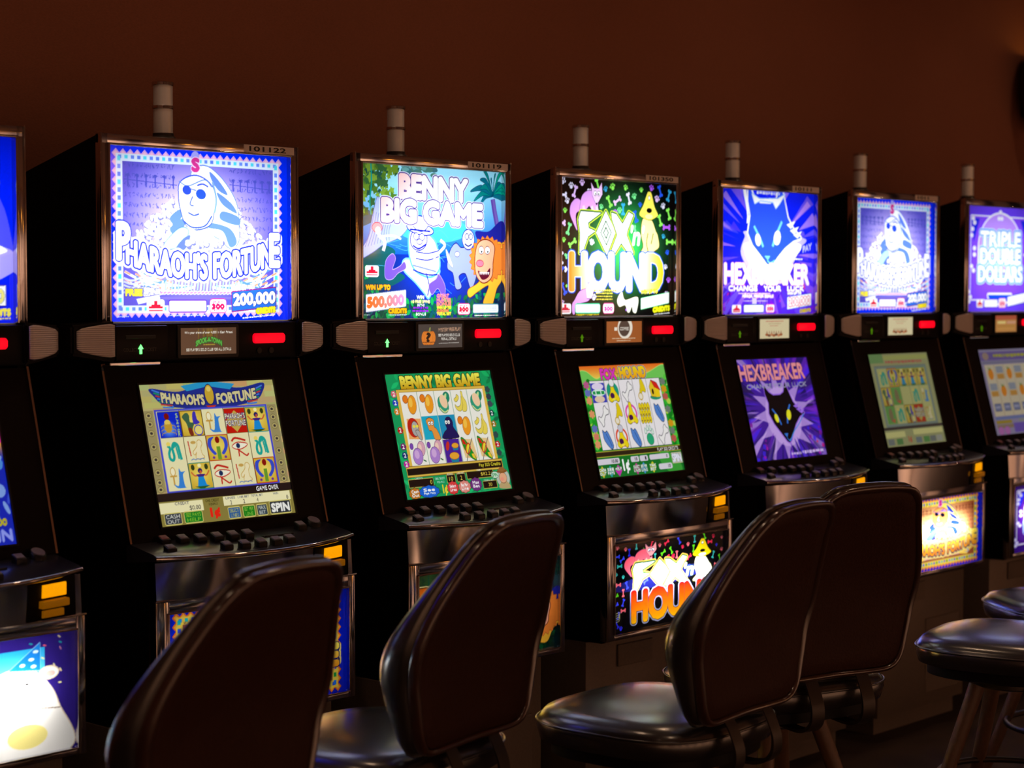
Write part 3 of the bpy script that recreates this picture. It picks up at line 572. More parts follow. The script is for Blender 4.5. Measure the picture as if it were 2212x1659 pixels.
def fox_head(a, cx, cy, s_, body, edge, ew, eye, eyeo, up=1.0, dn=1.0):
    def yy(y): return cy + s_ * (y * (dn if y > 0 else up))
    P = [(-17, -36), (-12, -27), (-7, -23), (2, -23), (7, -26), (11, -38), (14, -26), (17, -14), (22, -6), (29, 0), (22, 4), (15, 12), (9, 22), (5, 30), (2, 33), (-1, 31), (-6, 22), (-13, 10), (-17, -2), (-15, -14), (-17, -24)]
    Q = [(cx + x * s_, yy(y)) for x, y in P]; a.poly(Q, body, 1, edge, ew)
    for (x, y) in ((23, -5), (20, -9), (26, -2)): a.poly([(cx + (x - 4) * s_, yy(y)), (cx + (x + 4) * s_, yy(y - 3)), (cx + x * s_, yy(y + 3))], edge)
    a.line([(cx - 12 * s_, yy(-7)), (cx - 7 * s_, yy(2)), (cx - 4 * s_, yy(12))], 1.4 * s_, eyeo); a.line([(cx + 12 * s_, yy(-11)), (cx + 7 * s_, yy(-1)), (cx + 4 * s_, yy(11))], 1.6 * s_, eyeo)
    a.ell(cx - 8.5 * s_, yy(4), 2.3 * s_, 4.2 * s_, eye, -18); a.ell(cx + 8 * s_, yy(1), 2.9 * s_, 5.0 * s_, eye, 18)
    a.poly([(cx - 3 * s_, yy(22)), (cx + 2 * s_, yy(22)), (cx, yy(27))], eyeo); a.line([(cx - .5 * s_, yy(27)), (cx + 2 * s_, yy(30)), (cx + 6 * s_, yy(27))], .7 * s_, eyeo)
def shards(a, cols, n, seed, keep=None):
    R = random.Random(seed)
    for _ in range(n):
        an = R.uniform(0, 2 * math.pi); r0 = R.uniform(28, 40); r1 = r0 + R.uniform(10, 40); w_ = R.uniform(.02, .09)
        P = [(50 + r0 * math.cos(an), 50 + r0 * math.sin(an)), (50 + r1 * math.cos(an - w_), 50 + r1 * math.sin(an - w_)), (50 + r1 * math.cos(an + w_), 50 + r1 * math.sin(an + w_))]
        a.poly(P, R.choice(cols), R.uniform(.4, .9))
def art_hex(nx, ny):
    a = Art(nx, ny, (0.02, 0.10, 0.96), 0.515 / 0.387)
    a.rect(0, 0, 100, 100, vgrad((0.02, 0.12, 1.0), 40, (0.34, 0.12, 0.90), 85)); shards(a, [(0.45, 0.35, 0.98), (0.62, 0.42, 0.95), (0.3, 0.2, 0.9), (0.75, .55, .98)], 50, 4)
    R = random.Random(9)
    for _ in range(45):
        x, y = R.choice([R.uniform(0, 20), R.uniform(82, 100), R.uniform(0, 100)]), R.uniform(74, 100); s_ = R.uniform(1.5, 4); a.poly([(x, y), (x + s_, y + R.uniform(-3, 3)), (x + R.uniform(-2, 3), y + s_ * 1.5)], R.choice([(0.5, .05, .85), (.1, .05, .55), (.85, .1, .5), (.2, .1, .8), (.65, .2, .9)]), .8)
    a.poly([(22, 50), (26, 38), (30, 33), (88, 37), (84, 46), (76, 60), (68, 74), (36, 74), (28, 62)], (0.86, 0.80, 1.0), .85, None, 0, True)
    a.poly([(26, 50), (30, 42), (84, 42), (74, 58), (66, 70), (40, 70), (32, 60)], WH, 1, None, 0, True)
    fox_head(a, 50, 37, 1.22, (0.16, 0.32, 0.97), WH, 1.2, WH, (0.45, 0.82, 1.0), .95, .58)
    a.poly([(24, 0), (28, 18), (28, 27), (30, 22), (27, 0)], WH, 1, None, 0, True); a.poly([(33, 3), (41, 7), (60, 6), (68, 2), (62, 10), (58, 14), (55, 9), (42, 8), (36, 11)], WH, 1, (.55, .75, 1), .4); a.smallprint(38, 1, 62, 2.5, (0.9, 0.92, 1))
    a.text('HEXBREAKER', 6, 59.5, 94, 75, WH, (0.95, 0.55, 0.8), .25, bold=.75); a.text('CHANGE', 10, 77, 39, 81, WH, (.5, .2, .8), .25, bold=.25); a.text('YOUR', 46, 77, 64, 81, WH, (.5, .2, .8), .25, bold=.25); a.text('LUCK', 71, 77, 89, 81, WH, (.5, .2, .8), .25, bold=.25)
    a.text('PAY', 87.5, 44, 97, 49, (.75, .75, 1), None, 0, .25, dy=-3); a.smallprint(77, 54, 87, 1.4, WH)
    a.smallprint(20, 82.6, 53, 1.1, (1, .85, 1)); a.text('MIRROR, MIRROR BONUS', 24, 84.2, 56, 86.6, (1, .9, 1), None, 0, .2); a.smallprint(25, 88.6, 50, 1, (.8, .75, 1)); a.rect(34, 86.8, 38.5, 92, (.8, .75, .95))
    a.text('WIN UP TO', 71, 82, 86, 84, WH, None, 0, .2, dy=-.5); a.poly([(71, 86), (97, 83), (97, 92.5), (71, 96)], WH, 1, (.1, .3, .8), .3); a.text('200,000', 72.5, 87, 95.5, 94.3, WH, (0.85, .15, .3), .35, bold=.35, dy=-1.8)
    a.text('CREDITS', 84.5, 96.5, 96.5, 98.8, (.85, .75, .1), None, 0, .3, dy=-1); red_mark(a, 13.5, 92, 22.7, 98.8); blank_tile(a, 25.5, 92.4, 45.8, 98, (.1, .3, .6)); play300(a, 48.5, 92, 57, 98.3, (.9, .1, .4)); a.smallprint(1, 97, 6, 1.2, (.4, .5, .8))
    return a
def art_triple(nx, ny, belly=False):
    a = Art(nx, ny, (0.42, 0.26, 0.98), 0.516 / 0.24 if belly else 0.515 / 0.387); fr = (0.95, 0.95, 1)
    if belly: a.a[:] = (0.20, 0.06, 0.45)
    a.rect(8, 10, 92, 88, (0.50, 0.28, 0.98) if not belly else (0.3, .1, .55), 1, fr, .9); a.poly([(8, 12), (20, 12), (12, 34)], (0.05, 0.15, 0.9)); a.poly([(80, 12), (92, 12), (90, 34)], (0.05, 0.15, 0.9))
    a.poly([(50 + 31 * math.cos(t), 40 + 33 * math.sin(t)) for t in np.linspace(math.pi, 2 * math.pi, 24)] + [(81, 60), (19, 60)], (0.72, 0.55, 0.98), 1, fr, 1.4)
    a.poly([(50 + 17 * math.cos(t), 84 + 8 * math.sin(t)) for t in np.linspace(0, math.pi, 16)], (0.05, 0.28, 0.95), 1, fr, 1.5)
    for x, y in ((50, 5), (48, 11), (52, 11), (11, 12), (13, 16), (10, 22), (9, 28), (13, 40), (13, 46), (9, 57), (12, 61), (5, 81), (8, 86), (6, 90), (91, 14), (92, 22), (88, 45), (90, 58), (93, 84)): a.ell(x, y, 2.3, 2.0, fr, 0, 1, (.65, .55, 1), .35)
    for t, y in (('TRIPLE', 24), ('DOUBLE', 40), ('DOLLARS', 57)):
        a.text(t, 22 if t != 'DOLLARS' else 19, y, 80 if t != 'DOLLARS' else 83, y + 14, (0.97, 1, 1), (0.12, 0.42, 0.90), .9, bold=.8, out2=(.75, .9, 1), ow2=.8)
    if not belly:
        red_mark(a, 17, 88, 26, 96); blank_tile(a, 28, 88.5, 47, 95.5); play300(a, 49, 87.5, 59, 96); a.poly([(62, 86), (88, 82), (88, 91), (62, 95)], WH, 1, (.05, .2, .7), .5)
    return a
def art_blue(nx, ny):                        # topmost glass of the cropped machine: only its right edge is in view
    a = Art(nx, ny, (0.0, 0.12, 1.0), 0.515 / 0.387)
    a.poly([(40, 20), (88, 26), (100, 60), (100, 62), (60, 70)], (0.42, 0.38, 0.98), .7, None, 0, True); a.poly([(80, 54), (92, 58), (100, 62), (100, 72), (80, 80)], (0.72, 0.66, 1.0), .9, None, 0, True)
    a.ell(90, 25, 3.4, 3.6, WH, 0, 1, (.5, .5, 1), .5); a.poly([(82, 58), (90, 57), (97, 61), (90, 64), (80, 66)], WH, 1, None, 0, True)
    a.rect(70, 80.5, 96, 91, WH, 1, (.1, .1, .7), .4, dy=-.8); a.text('200,000', 71, 82, 95, 89.5, (.95, .9, .5), (.5, .55, .7), .25, bold=.4); a.text('CREDITS', 84, 92.5, 98, 95.6, (1, .93, .35), None, 0, .4); a.smallprint(86, 97, 98, .9, (1, .9, .5))
    return a
def art_party(nx, ny):                       # belly glass of the cropped machine: pale bears with party hats
    a = Art(nx, ny, (0.16, 0.10, 0.42), 0.516 / 0.24); R = random.Random(2)
    a.rect(8, 11, 86, 92, vgrad((0.15, 0.62, 0.82), 10, (0.55, 0.85, 0.95), 60))
    for _ in range(70): x, y = R.uniform(3, 97), R.uniform(3, 45); a.ell(x, y, .9, .7, R.choice([(.95, .9, .6), (.9, .35, .45), (.1, .6, .6), (.8, .5, .6)]), R.uniform(0, 90))
    fur = (1.0, 0.97, 0.92); sh = (0.90, 0.80, 0.66)
    for ox, s_ in ((-28, .95), (0, 1.0)):
        a.poly([(60 + ox, 38), (66 + ox, 30), (74 + ox, 27), (82 + ox, 32), (88 + ox, 44), (92 + ox, 60), (97 + ox, 100), (48 + ox, 100), (52 + ox, 60)], fur, 1, sh, .5, True)
        a.ell(88 + ox, 33, 4.2, 4.6, fur, 0, 1, sh, .5); a.ell(88.5 + ox, 34, 2.2, 2.6, (0.98, 0.72, 0.66)); a.ell(78 + ox, 40, .9, 1.2, BK)
        a.poly([(70 + ox, 27), (84 + ox, 30), (84 + ox, 7)], (0.10, 0.45, 0.75), 1, (.6, .85, .95), .3)
        for hx, hy in ((76, 24), (80, 20), (82, 14), (81, 26)): a.ell(hx + ox, hy, 1.3, 1.3, (0.85, 0.95, 0.98))
    a.poly([(30, 20), (48, 26), (44, 55), (20, 60), (12, 40)], WH, .9, None, 0, True); a.line([(84, 62), (93, 64)], .4, (.5, .4, .3)); a.ell(78, 84, 9, 10, (0.93, 0.85, 0.42), 0, .8)
    a.ell(20, 84, 12, 12, (.8, .45, .6), 0, .6)
    return a

# ---- monitor pictures
def cells(a, x0, y0, x1, y1, cols, rows, bgc, linec, lw=.3):
    out = []
    for i in range(cols):
        for j in range(rows): out.append((x0 + (x1 - x0) * i / cols, y0 + (y1 - y0) * j / rows, x0 + (x1 - x0) * (i + 1) / cols, y0 + (y1 - y0) * (j + 1) / rows))
    a.rect(x0, y0, x1, y1, bgc)
    for i in range(1, cols): x = x0 + (x1 - x0) * i / cols; a.line([(x, y0), (x, y1)], lw, linec, 1, False)
    return out                               # column-major
SYM = {}
def sym(name):
    def d(f): SYM[name] = f; return f
    return d
def at(c, u, v): return (c[0] + (c[2] - c[0]) * u, c[1] + (c[3] - c[1]) * v)
def P_(c, pts): return [at(c, u, v) for u, v in pts]
def EL(a, c, u, v, ru, rv, col, rot=0, out=None, ow=0):
    x, y = at(c, u, v); a.ell(x, y, ru * (c[2] - c[0]), rv * (c[3] - c[1]), col, rot, 1, out, ow)
@sym('scarab')
def _(a, c):
    a.rect(c[0] + .6, c[1] + .6, c[2] - .4, c[3] - .3, rgrad((0.5, 0.75, 1), *at(c, .45, .7), 7, (0.03, 0.15, 0.80), 1.0), 1, (0.05, .15, .5), .3)
    EL(a, c, .42, .2, .11, .13, (0.50, 0.06, 0.05)); EL(a, c, .43, .58, .17, .24, (0.80, 0.62, 0.18)); EL(a, c, .42, .42, .13, .1, (0.92, 0.80, 0.35))
    for s1 in (-1, 1):
        for v in (.5, .65, .78): a.line(P_(c, [(.43, v), (.43 + s1 * .28, v + .06), (.43 + s1 * .3, v + .14)]), .4, (0.75, .6, .25))
    for i, ch in enumerate('SCATTER'): x, y = at(c, .82, .1 + .12 * i); a.text(ch, x, y, x + 1.6, y + 3.0, (0.65, .75, .55), None, 0, .1)
@sym('gold')
def _gold(a, c, edge=(0.35, 0.22, 0.05)): a.rect(c[0] + .5, c[1] + .6, c[2] - .4, c[3] - .4, rgrad((0.96, 0.88, 0.42), *at(c, .5, .45), 12, (0.82, 0.66, 0.18)), 1, edge, .35)
@sym('horse')
def _(a, c):
    _gold(a, c); a.poly(P_(c, [(.1, .25), (.3, .1), (.42, .2), (.42, .45), (.6, .5), (.5, .7), (.42, .95), (.32, .8), (.25, .5)]), (0.25, 0.40, 0.28), 1, None, 0, True); a.poly(P_(c, [(.3, .7), (.45, .7), (.5, .95), (.35, .95)]), (0.5, .18, .1), 1, None, 0, True)
    a.poly(P_(c, [(.6, .1), (.72, .08), (.75, .35), (.85, .5), (.6, .55), (.55, .35)]), (0.25, .2, .7), 1, None, 0, True); EL(a, c, .75, .78, .17, .17, (0.92, .86, .5), 0, (0.2, .2, .75), .6)
@sym('ankh')
def _(a, c):
    a.line(P_(c, [(.3, .42), (.3, .8)]), 1.0, (0.80, .62, .28), 1, False); a.line(P_(c, [(.15, .45), (.45, .45)]), 1.0, (0.80, .62, .28), 1, False); EL(a, c, .3, .28, .09, .14, (0.97, 0.94, .78), 0, (0.80, .62, .28), .5)
    a.poly(P_(c, [(.58, .18), (.66, .3), (.84, .3), (.72, .42), (.74, .85), (.84, .9), (.42, .9), (.28, .75), (.45, .82), (.52, .6)]), (0.22, 0.52, 0.85), 1, None, 0, True)
@sym('eye')
def _(a, c):
    r = (0.78, 0.16, 0.12); a.line(P_(c, [(.15, .3), (.3, .18), (.55, .22), (.8, .3)]), 1.2, r)
    a.poly(P_(c, [(.15, .5), (.35, .38), (.6, .38), (.85, .45), (.6, .58), (.35, .6)]), (0.97, .95, .85), 1, r, .5, True); EL(a, c, .42, .48, .09, .1, (0.10, 0.18, 0.35)); a.line(P_(c, [(.35, .6), (.55, .75), (.75, .88), (.85, .8)]), .9, r); a.line(P_(c, [(.42, .6), (.4, .9)]), .9, r)
@sym('snake')
def _(a, c):
    t = (0.10, 0.66, 0.60); a.line(P_(c, [(.25, .3), (.35, .4), (.28, .6), (.3, .8), (.42, .85), (.48, .7), (.45, .4), (.55, .22), (.7, .3), (.74, .55), (.78, .85)]), 1.7, t)
    a.line(P_(c, [(.5, .4), (.6, .3), (.64, .5), (.68, .82)]), 1.1, t); EL(a, c, .3, .24, .09, .08, (0.95, .85, .4))
@sym('bird')
def _(a, c):
    t = (0.80, 0.64, 0.32); a.poly(P_(c, [(.6, .2), (.72, .18), (.78, .3), (.7, .45), (.72, .7), (.8, .82), (.45, .85), (.5, .6), (.4, .7), (.35, .6), (.55, .4)]), (0.95, .90, .72), 1, t, .45, True)
    a.line(P_(c, [(.18, .18), (.22, .75)]), .8, (0.8, .3, .25), 1, False); EL(a, c, .4, .24, .12, .06, t); a.line(P_(c, [(.2, .9), (.3, .86), (.4, .9), (.5, .86), (.6, .9), (.7, .86), (.8, .9)]), .5, (0.35, .5, .75), 1, False)
@sym('wing')
def _(a, c):
    _gold(a, c, (0.75, 0.12, 0.05))
    for s1 in (-1, 1): a.poly(P_(c, [(.5 + s1 * .14, .08), (.5 + s1 * .4, .15), (.5 + s1 * .45, .45), (.5 + s1 * .25, .75), (.5 + s1 * .12, .72), (.5 + s1 * .28, .5), (.5 + s1 * .28, .25)]), (0.22, 0.30, 0.80), 1, None, 0, True); EL(a, c, .5 + s1 * .27, .87, .06, .05, (0.45, .2, .6))
    EL(a, c, .5, .2, .1, .13, (0.55, .08, .05)); a.rect(*at(c, .42, .45), *at(c, .58, .95), (0.42, 0.62, 0.18))
@sym('queen')
def _(a, c):
    _gold(a, c, (0.1, 0.55, 0.5)); EL(a, c, .5, .12, .08, .07, (0.98, .95, .7)); EL(a, c, .2, .18, .08, .11, (0.2, .25, .1)); EL(a, c, .8, .18, .08, .11, (0.2, .25, .1)); EL(a, c, .5, .32, .1, .1, (0.15, .12, .4)); EL(a, c, .52, .36, .05, .06, (0.8, .35, .2))
    a.line(P_(c, [(.1, .35), (.25, .5), (.5, .46), (.75, .5), (.9, .33)]), .9, (0.82, .4, .22)); a.poly(P_(c, [(.3, .45), (.7, .45), (.62, .55), (.38, .55)]), (0.25, .15, .5)); a.poly(P_(c, [(.38, .55), (.62, .55), (.7, .85), (.85, .92), (.3, .92)]), (0.08, .55, .85)); a.poly(P_(c, [(.15, .9), (.85, .9), (.6, .98), (.4, .98)]), (0.15, .35, .12))
@sym('pf')
def _(a, c):
    a.rect(c[0] + .5, c[1] + .6, c[2] - .4, c[3] - .4, (0.78, 0.10, 0.05), 1, (.5, .35, .1), .3); a.poly(P_(c, [(.5, .1), (.95, .5), (.5, .95), (.05, .5)]), (0.80, .68, .3)); 
    for t, v in (("PHARAOH'S", .22), ('FORTUNE', .5)): a.text(t, *at(c, .04, v), *at(c, .96, v + .2), (0.95, .92, .75), (.25, .2, .45), .3, bold=.12)
def scr_pharaoh(nx, ny):
    k = 0.384 / 0.3195; a = Art(nx, ny, (0.74, 0.68, 0.44), k); R = random.Random(1)
    for j in range(24):
        for i in range(9): x = i * 12 + (j % 2) * 6 - 4; a.rect(x, j * 4.3, x + 11.6, j * 4.3 + 4, tuple(v * R.uniform(.88, 1.08) for v in (0.76, 0.70, 0.46)))
    a.poly([(8, 3), (28, 6), (50, 0), (72, 5), (92, 2), (90, 10), (84, 15), (70, 18), (50, 20), (30, 18), (16, 15), (10, 9)], (0.12, 0.18, 0.55), 1, None, 0, True)
    for sgn in (-1, 1):
        for i in range(7): a.line([(50 + sgn * (41 - i), 4 + i * 2.1), (50 + sgn * (34 - i), 7 + i * 1.7), (50 + sgn * 28, 10 + i)], .9, [(0.25, .5, .85), (0.1, .6, .35), (0.75, .25, .2)][i % 3])
    a.poly([(30, 2), (50, -1), (70, 2), (66, 6), (50, 3), (34, 6)], (0.15, 0.60, 0.80))
    def arc(U, V): return U, V + 3.5 * (1 - ((U - 50) / 38.0) ** 2)
    g = (0.84, 0.80, 0.58); a.text("PHARAOH'S", 15, 5.5, 45.5, 12.5, g, (0.1, 0.12, 0.4), .5, bold=.45, warp=arc); a.text("FORTUNE", 55, 5.5, 85, 12.5, g, (0.1, 0.12, 0.4), .5, bold=.45, warp=arc)
    a.ell(50, 9, 3.2, 7, (0.80, 0.66, 0.2), 0, 1, (.1, .1, .35), .5); a.ell(50, 5, 1.6, 2, (0.9, .8, .4)); a.poly([(46, 17), (54, 17), (50, 20)], (.8, .2, .1))
    for x in (4.0, 95.5):
        a.rect(x - 3.4, 18.5, x + 3.4, 76, (0.62, 0.57, 0.38))
        for y in (22, 28, 34.5, 44, 53, 62, 69, 74): a.ell(x, y, 2.0, 2.0, (0.72, .66, .42), 0, 1, (.4, .36, .2), .3); a.ell(x, y, 1.0, 1.0, (0.25, .22, .2))
    a.rect(8.2, 18.2, 91.8, 77, (0.28, 0.30, 0.80)); cs = cells(a, 9.5, 19.5, 90.5, 75.8, 5, 3, (0.93, 0.90, 0.70), (0.35, .28, .15), .5)
    for c, s_ in zip(cs, ['scarab', 'snake', 'ankh', 'horse', 'bird', 'queen', 'ankh', 'wing', 'eye', 'pf', 'eye', 'bird', 'queen', 'snake', 'wing']): SYM[s_](a, c)
    a.rect(0, 77, 100, 82.5, (0.15, 0.10, 0.09)); a.text('GAME OVER', 73, 77.9, 90, 81, WH, None, 0, .15)
    a.rect(0, 82.5, 100, 100, (0.55, 0.50, 0.24)); a.rect(1, 83.5, 32, 91, (0.95, 0.92, 0.72)); a.rect(47, 83, 98, 89.5, (0.95, 0.92, 0.72))
    a.text('CREDIT', 12, 83.7, 22, 85.6, (.25, .25, .35)); a.text('$0.00', 22, 86.8, 30, 90.3, (.1, .1, .15)); a.text('ONE CREDIT', 34, 83.6, 44, 85.6, (.2, .18, .05)); a.text('EQUALS', 36, 86.4, 42.5, 88.3, (.2, .18, .05)); a.text('1¢', 36.5, 90.3, 43, 97.3, (0.92, .15, .08), None, 0, .6)
    for t, x0, x1, vv in (('LINES', 49, 56, '2'), ('LINE BET', 58, 66.5, '2'), ('TOTAL BET', 68, 77, '4'), ('WIN', 85, 89, '')): a.text(t, x0, 83.4, x1, 85, (.2, .25, .4)); vv and a.text(vv, (x0 + x1) / 2 - .6, 86, (x0 + x1) / 2 + .6, 89, (.1, .1, .15))
    a.text('0', 95, 86, 96.2, 89, (.1, .1, .15))
    for t1, t2, x0, x1, c, tc in (('CASH', 'OUT', 3.5, 15, (0.25, .27, .30), (.9, .9, .85)), ('SEE PAYS', 'HELP', 17.5, 30, (0.1, .5, .15), (.6, .8, .2)), ('SELECT', 'LINES', 49.5, 58, (0.2, .38, .6), (.75, .75, .4)), ('BET PER', 'LINE', 60.5, 69, (0.1, .5, .1), (.6, .8, .3)), ('MAX', 'BET', 71, 78.5, (0.25, .3, .33), (.85, .88, .85))):
        a.rrect(x0, 91.2, x1, 98.5, .6, c, (0.85, .80, .45), .5); a.text(t1, x0 + .9, 92, x1 - .9, 94.6, tc); a.text(t2, x0 + 1.4, 95.5, x1 - 1.4, 98, tc)
    a.rrect(81, 90, 97, 98.5, .6, (0.20, 0.22, 0.24), (0.85, .80, .45), .5); a.text('SPIN', 82.2, 91.5, 95.8, 97.2, (.95, .95, .92), None, 0, .45)
    return a
@sym('mango')
def _(a, c): o = (0.45, .2, .05); EL(a, c, .28, .28, .15, .16, (0.93, .50, .12), 20, o, .3); EL(a, c, .62, .52, .24, .38, (0.96, .62, .14), 8, o, .3); EL(a, c, .56, .42, .11, .2, (0.99, .78, .3), 8)
@sym('melon')
def _(a, c): o = (0.05, .3, .22); EL(a, c, .68, .3, .2, .24, (0.12, .55, .42), 30, o, .3); EL(a, c, .62, .3, .07, .2, (0.8, .9, .6), 30); EL(a, c, .45, .58, .3, .36, (0.20, .62, .48), -15, o, .3); EL(a, c, .5, .45, .2, .28, (0.98, .82, .66), -20, (.95, .9, .7), .3); a.line(P_(c, [(.2, .7), (.45, .9), (.7, .82)]), 1.0, (0.85, .9, .6))
@sym('banana')
def _(a, c):
    o = (0.4, .35, .05)
    for P in ([(.15, .62), (.3, .72), (.5, .62), (.6, .3), (.66, .3), (.66, .65), (.45, .88), (.22, .82)], [(.62, .12), (.7, .1), (.72, .3), (.86, .55), (.82, .85), (.66, .92), (.55, .85), (.64, .6)], [(.15, .4), (.3, .3), (.34, .2), (.45, .28), (.4, .4), (.25, .5)]): a.poly(P_(c, P), (0.94, .85, .35), 1, o, .28, True)
@sym('plum')
def _(a, c): o = (0.3, .12, .4); EL(a, c, .15, .2, .1, .12, (0.5, .3, .7), 10, o, .25); EL(a, c, .68, .32, .22, .3, (0.88, .66, .72), 10, o, .3); EL(a, c, .62, .26, .1, .14, (0.97, .82, .75)); EL(a, c, .42, .62, .28, .33, (0.70, .52, .82), 10, o, .3); EL(a, c, .38, .54, .14, .18, (0.84, .68, .88)); a.line(P_(c, [(.7, .78), (.85, .85)]), .8, (.1, .4, .2), 1, False)
@sym('shield')
def _(a, c):
    a.poly(P_(c, [(.1, .05), (.8, .1), (.95, .9), (.2, .85)]), (0.93, .80, .55)); a.poly(P_(c, [(.12, .02), (.35, .1), (.62, .5), (.85, .95), (.55, .85), (.25, .5)]), (0.1, .6, .15), 1, (.05, .2, .05), .25, True); a.poly(P_(c, [(.14, .05), (.3, .1), (.4, .3), (.2, .28)]), (0.85, .15, .1)); a.poly(P_(c, [(.6, .7), (.75, .7), (.84, .95), (.65, .85)]), (0.95, .8, .2)); EL(a, c, .45, .47, .1, .2, (0.95, .85, .2), 20, (.8, .15, .1), .8); a.line(P_(c, [(.8, .05), (.5, .5), (.25, .98)]), .5, (.3, .3, .35))
def beastcell(col, bg, feat):
    def f(a, c):
        a.rect(c[0] + .3, c[1] + .3, c[2] - .3, c[3] - .3, bg); a.poly(P_(c, feat), col, 1, (.15, .08, .05), .3, True)
        for u in (.42, .58): EL(a, c, u, .32, .07, .08, WH, 0, (.1, .1, .1), .2); EL(a, c, u + .01, .33, .02, .03, BK)
    return f
SYM['giraffe'] = beastcell((0.93, .60, .25), (0.12, .68, .80), [(.25, .2), (.45, .1), (.7, .2), (.66, .45), (.8, .6), (.92, .98), (.6, .98), (.5, .65), (.35, .6), (.3, .4)])
SYM['ape'] = beastcell((0.13, .10, .35), (0.12, .58, .75), [(.45, .15), (.65, .12), (.8, .3), (.8, .55), (.98, .8), (.98, .98), (.1, .98), (.2, .75), (.4, .6), (.35, .35)])
@sym('ostrich')
def _(a, c): a.poly(P_(c, [(.15, .08), (.95, .1), (.9, .95), (.1, .9)]), (0.95, .68, .4)); EL(a, c, .45, .45, .33, .4, (0.78, .15, .08), 0); EL(a, c, .55, .5, .2, .3, (0.70, .68, .66), 0, (.2, .15, .15), .25); a.poly(P_(c, [(.55, .6), (.75, .6), (.85, .95), (.7, .9)]), (.7, .68, .66), 1, (.2, .15, .15), .25, True); EL(a, c, .5, .4, .08, .06, (.95, .9, .3)); EL(a, c, .68, .4, .08, .06, (.95, .9, .3))
@sym('drum')
def _(a, c):
    a.rect(c[0] + .4, c[1] + .5, c[2] - .4, c[3] - .4, (0.30, .14, .60)); EL(a, c, .25, .3, .1, .2, (.8, .2, .15), 20)
    for u, v, r in ((.7, .3, .2), (.55, .72, .28)): a.poly(P_(c, [(u - r, v), (u + r, v), (u + r * .7, v + r), (u - r * .7, v + r)]), (0.1, .5, .65)); EL(a, c, u, v, r, r * .5, (0.93, .66, .2), 0, (.6, .3, .05), .3)
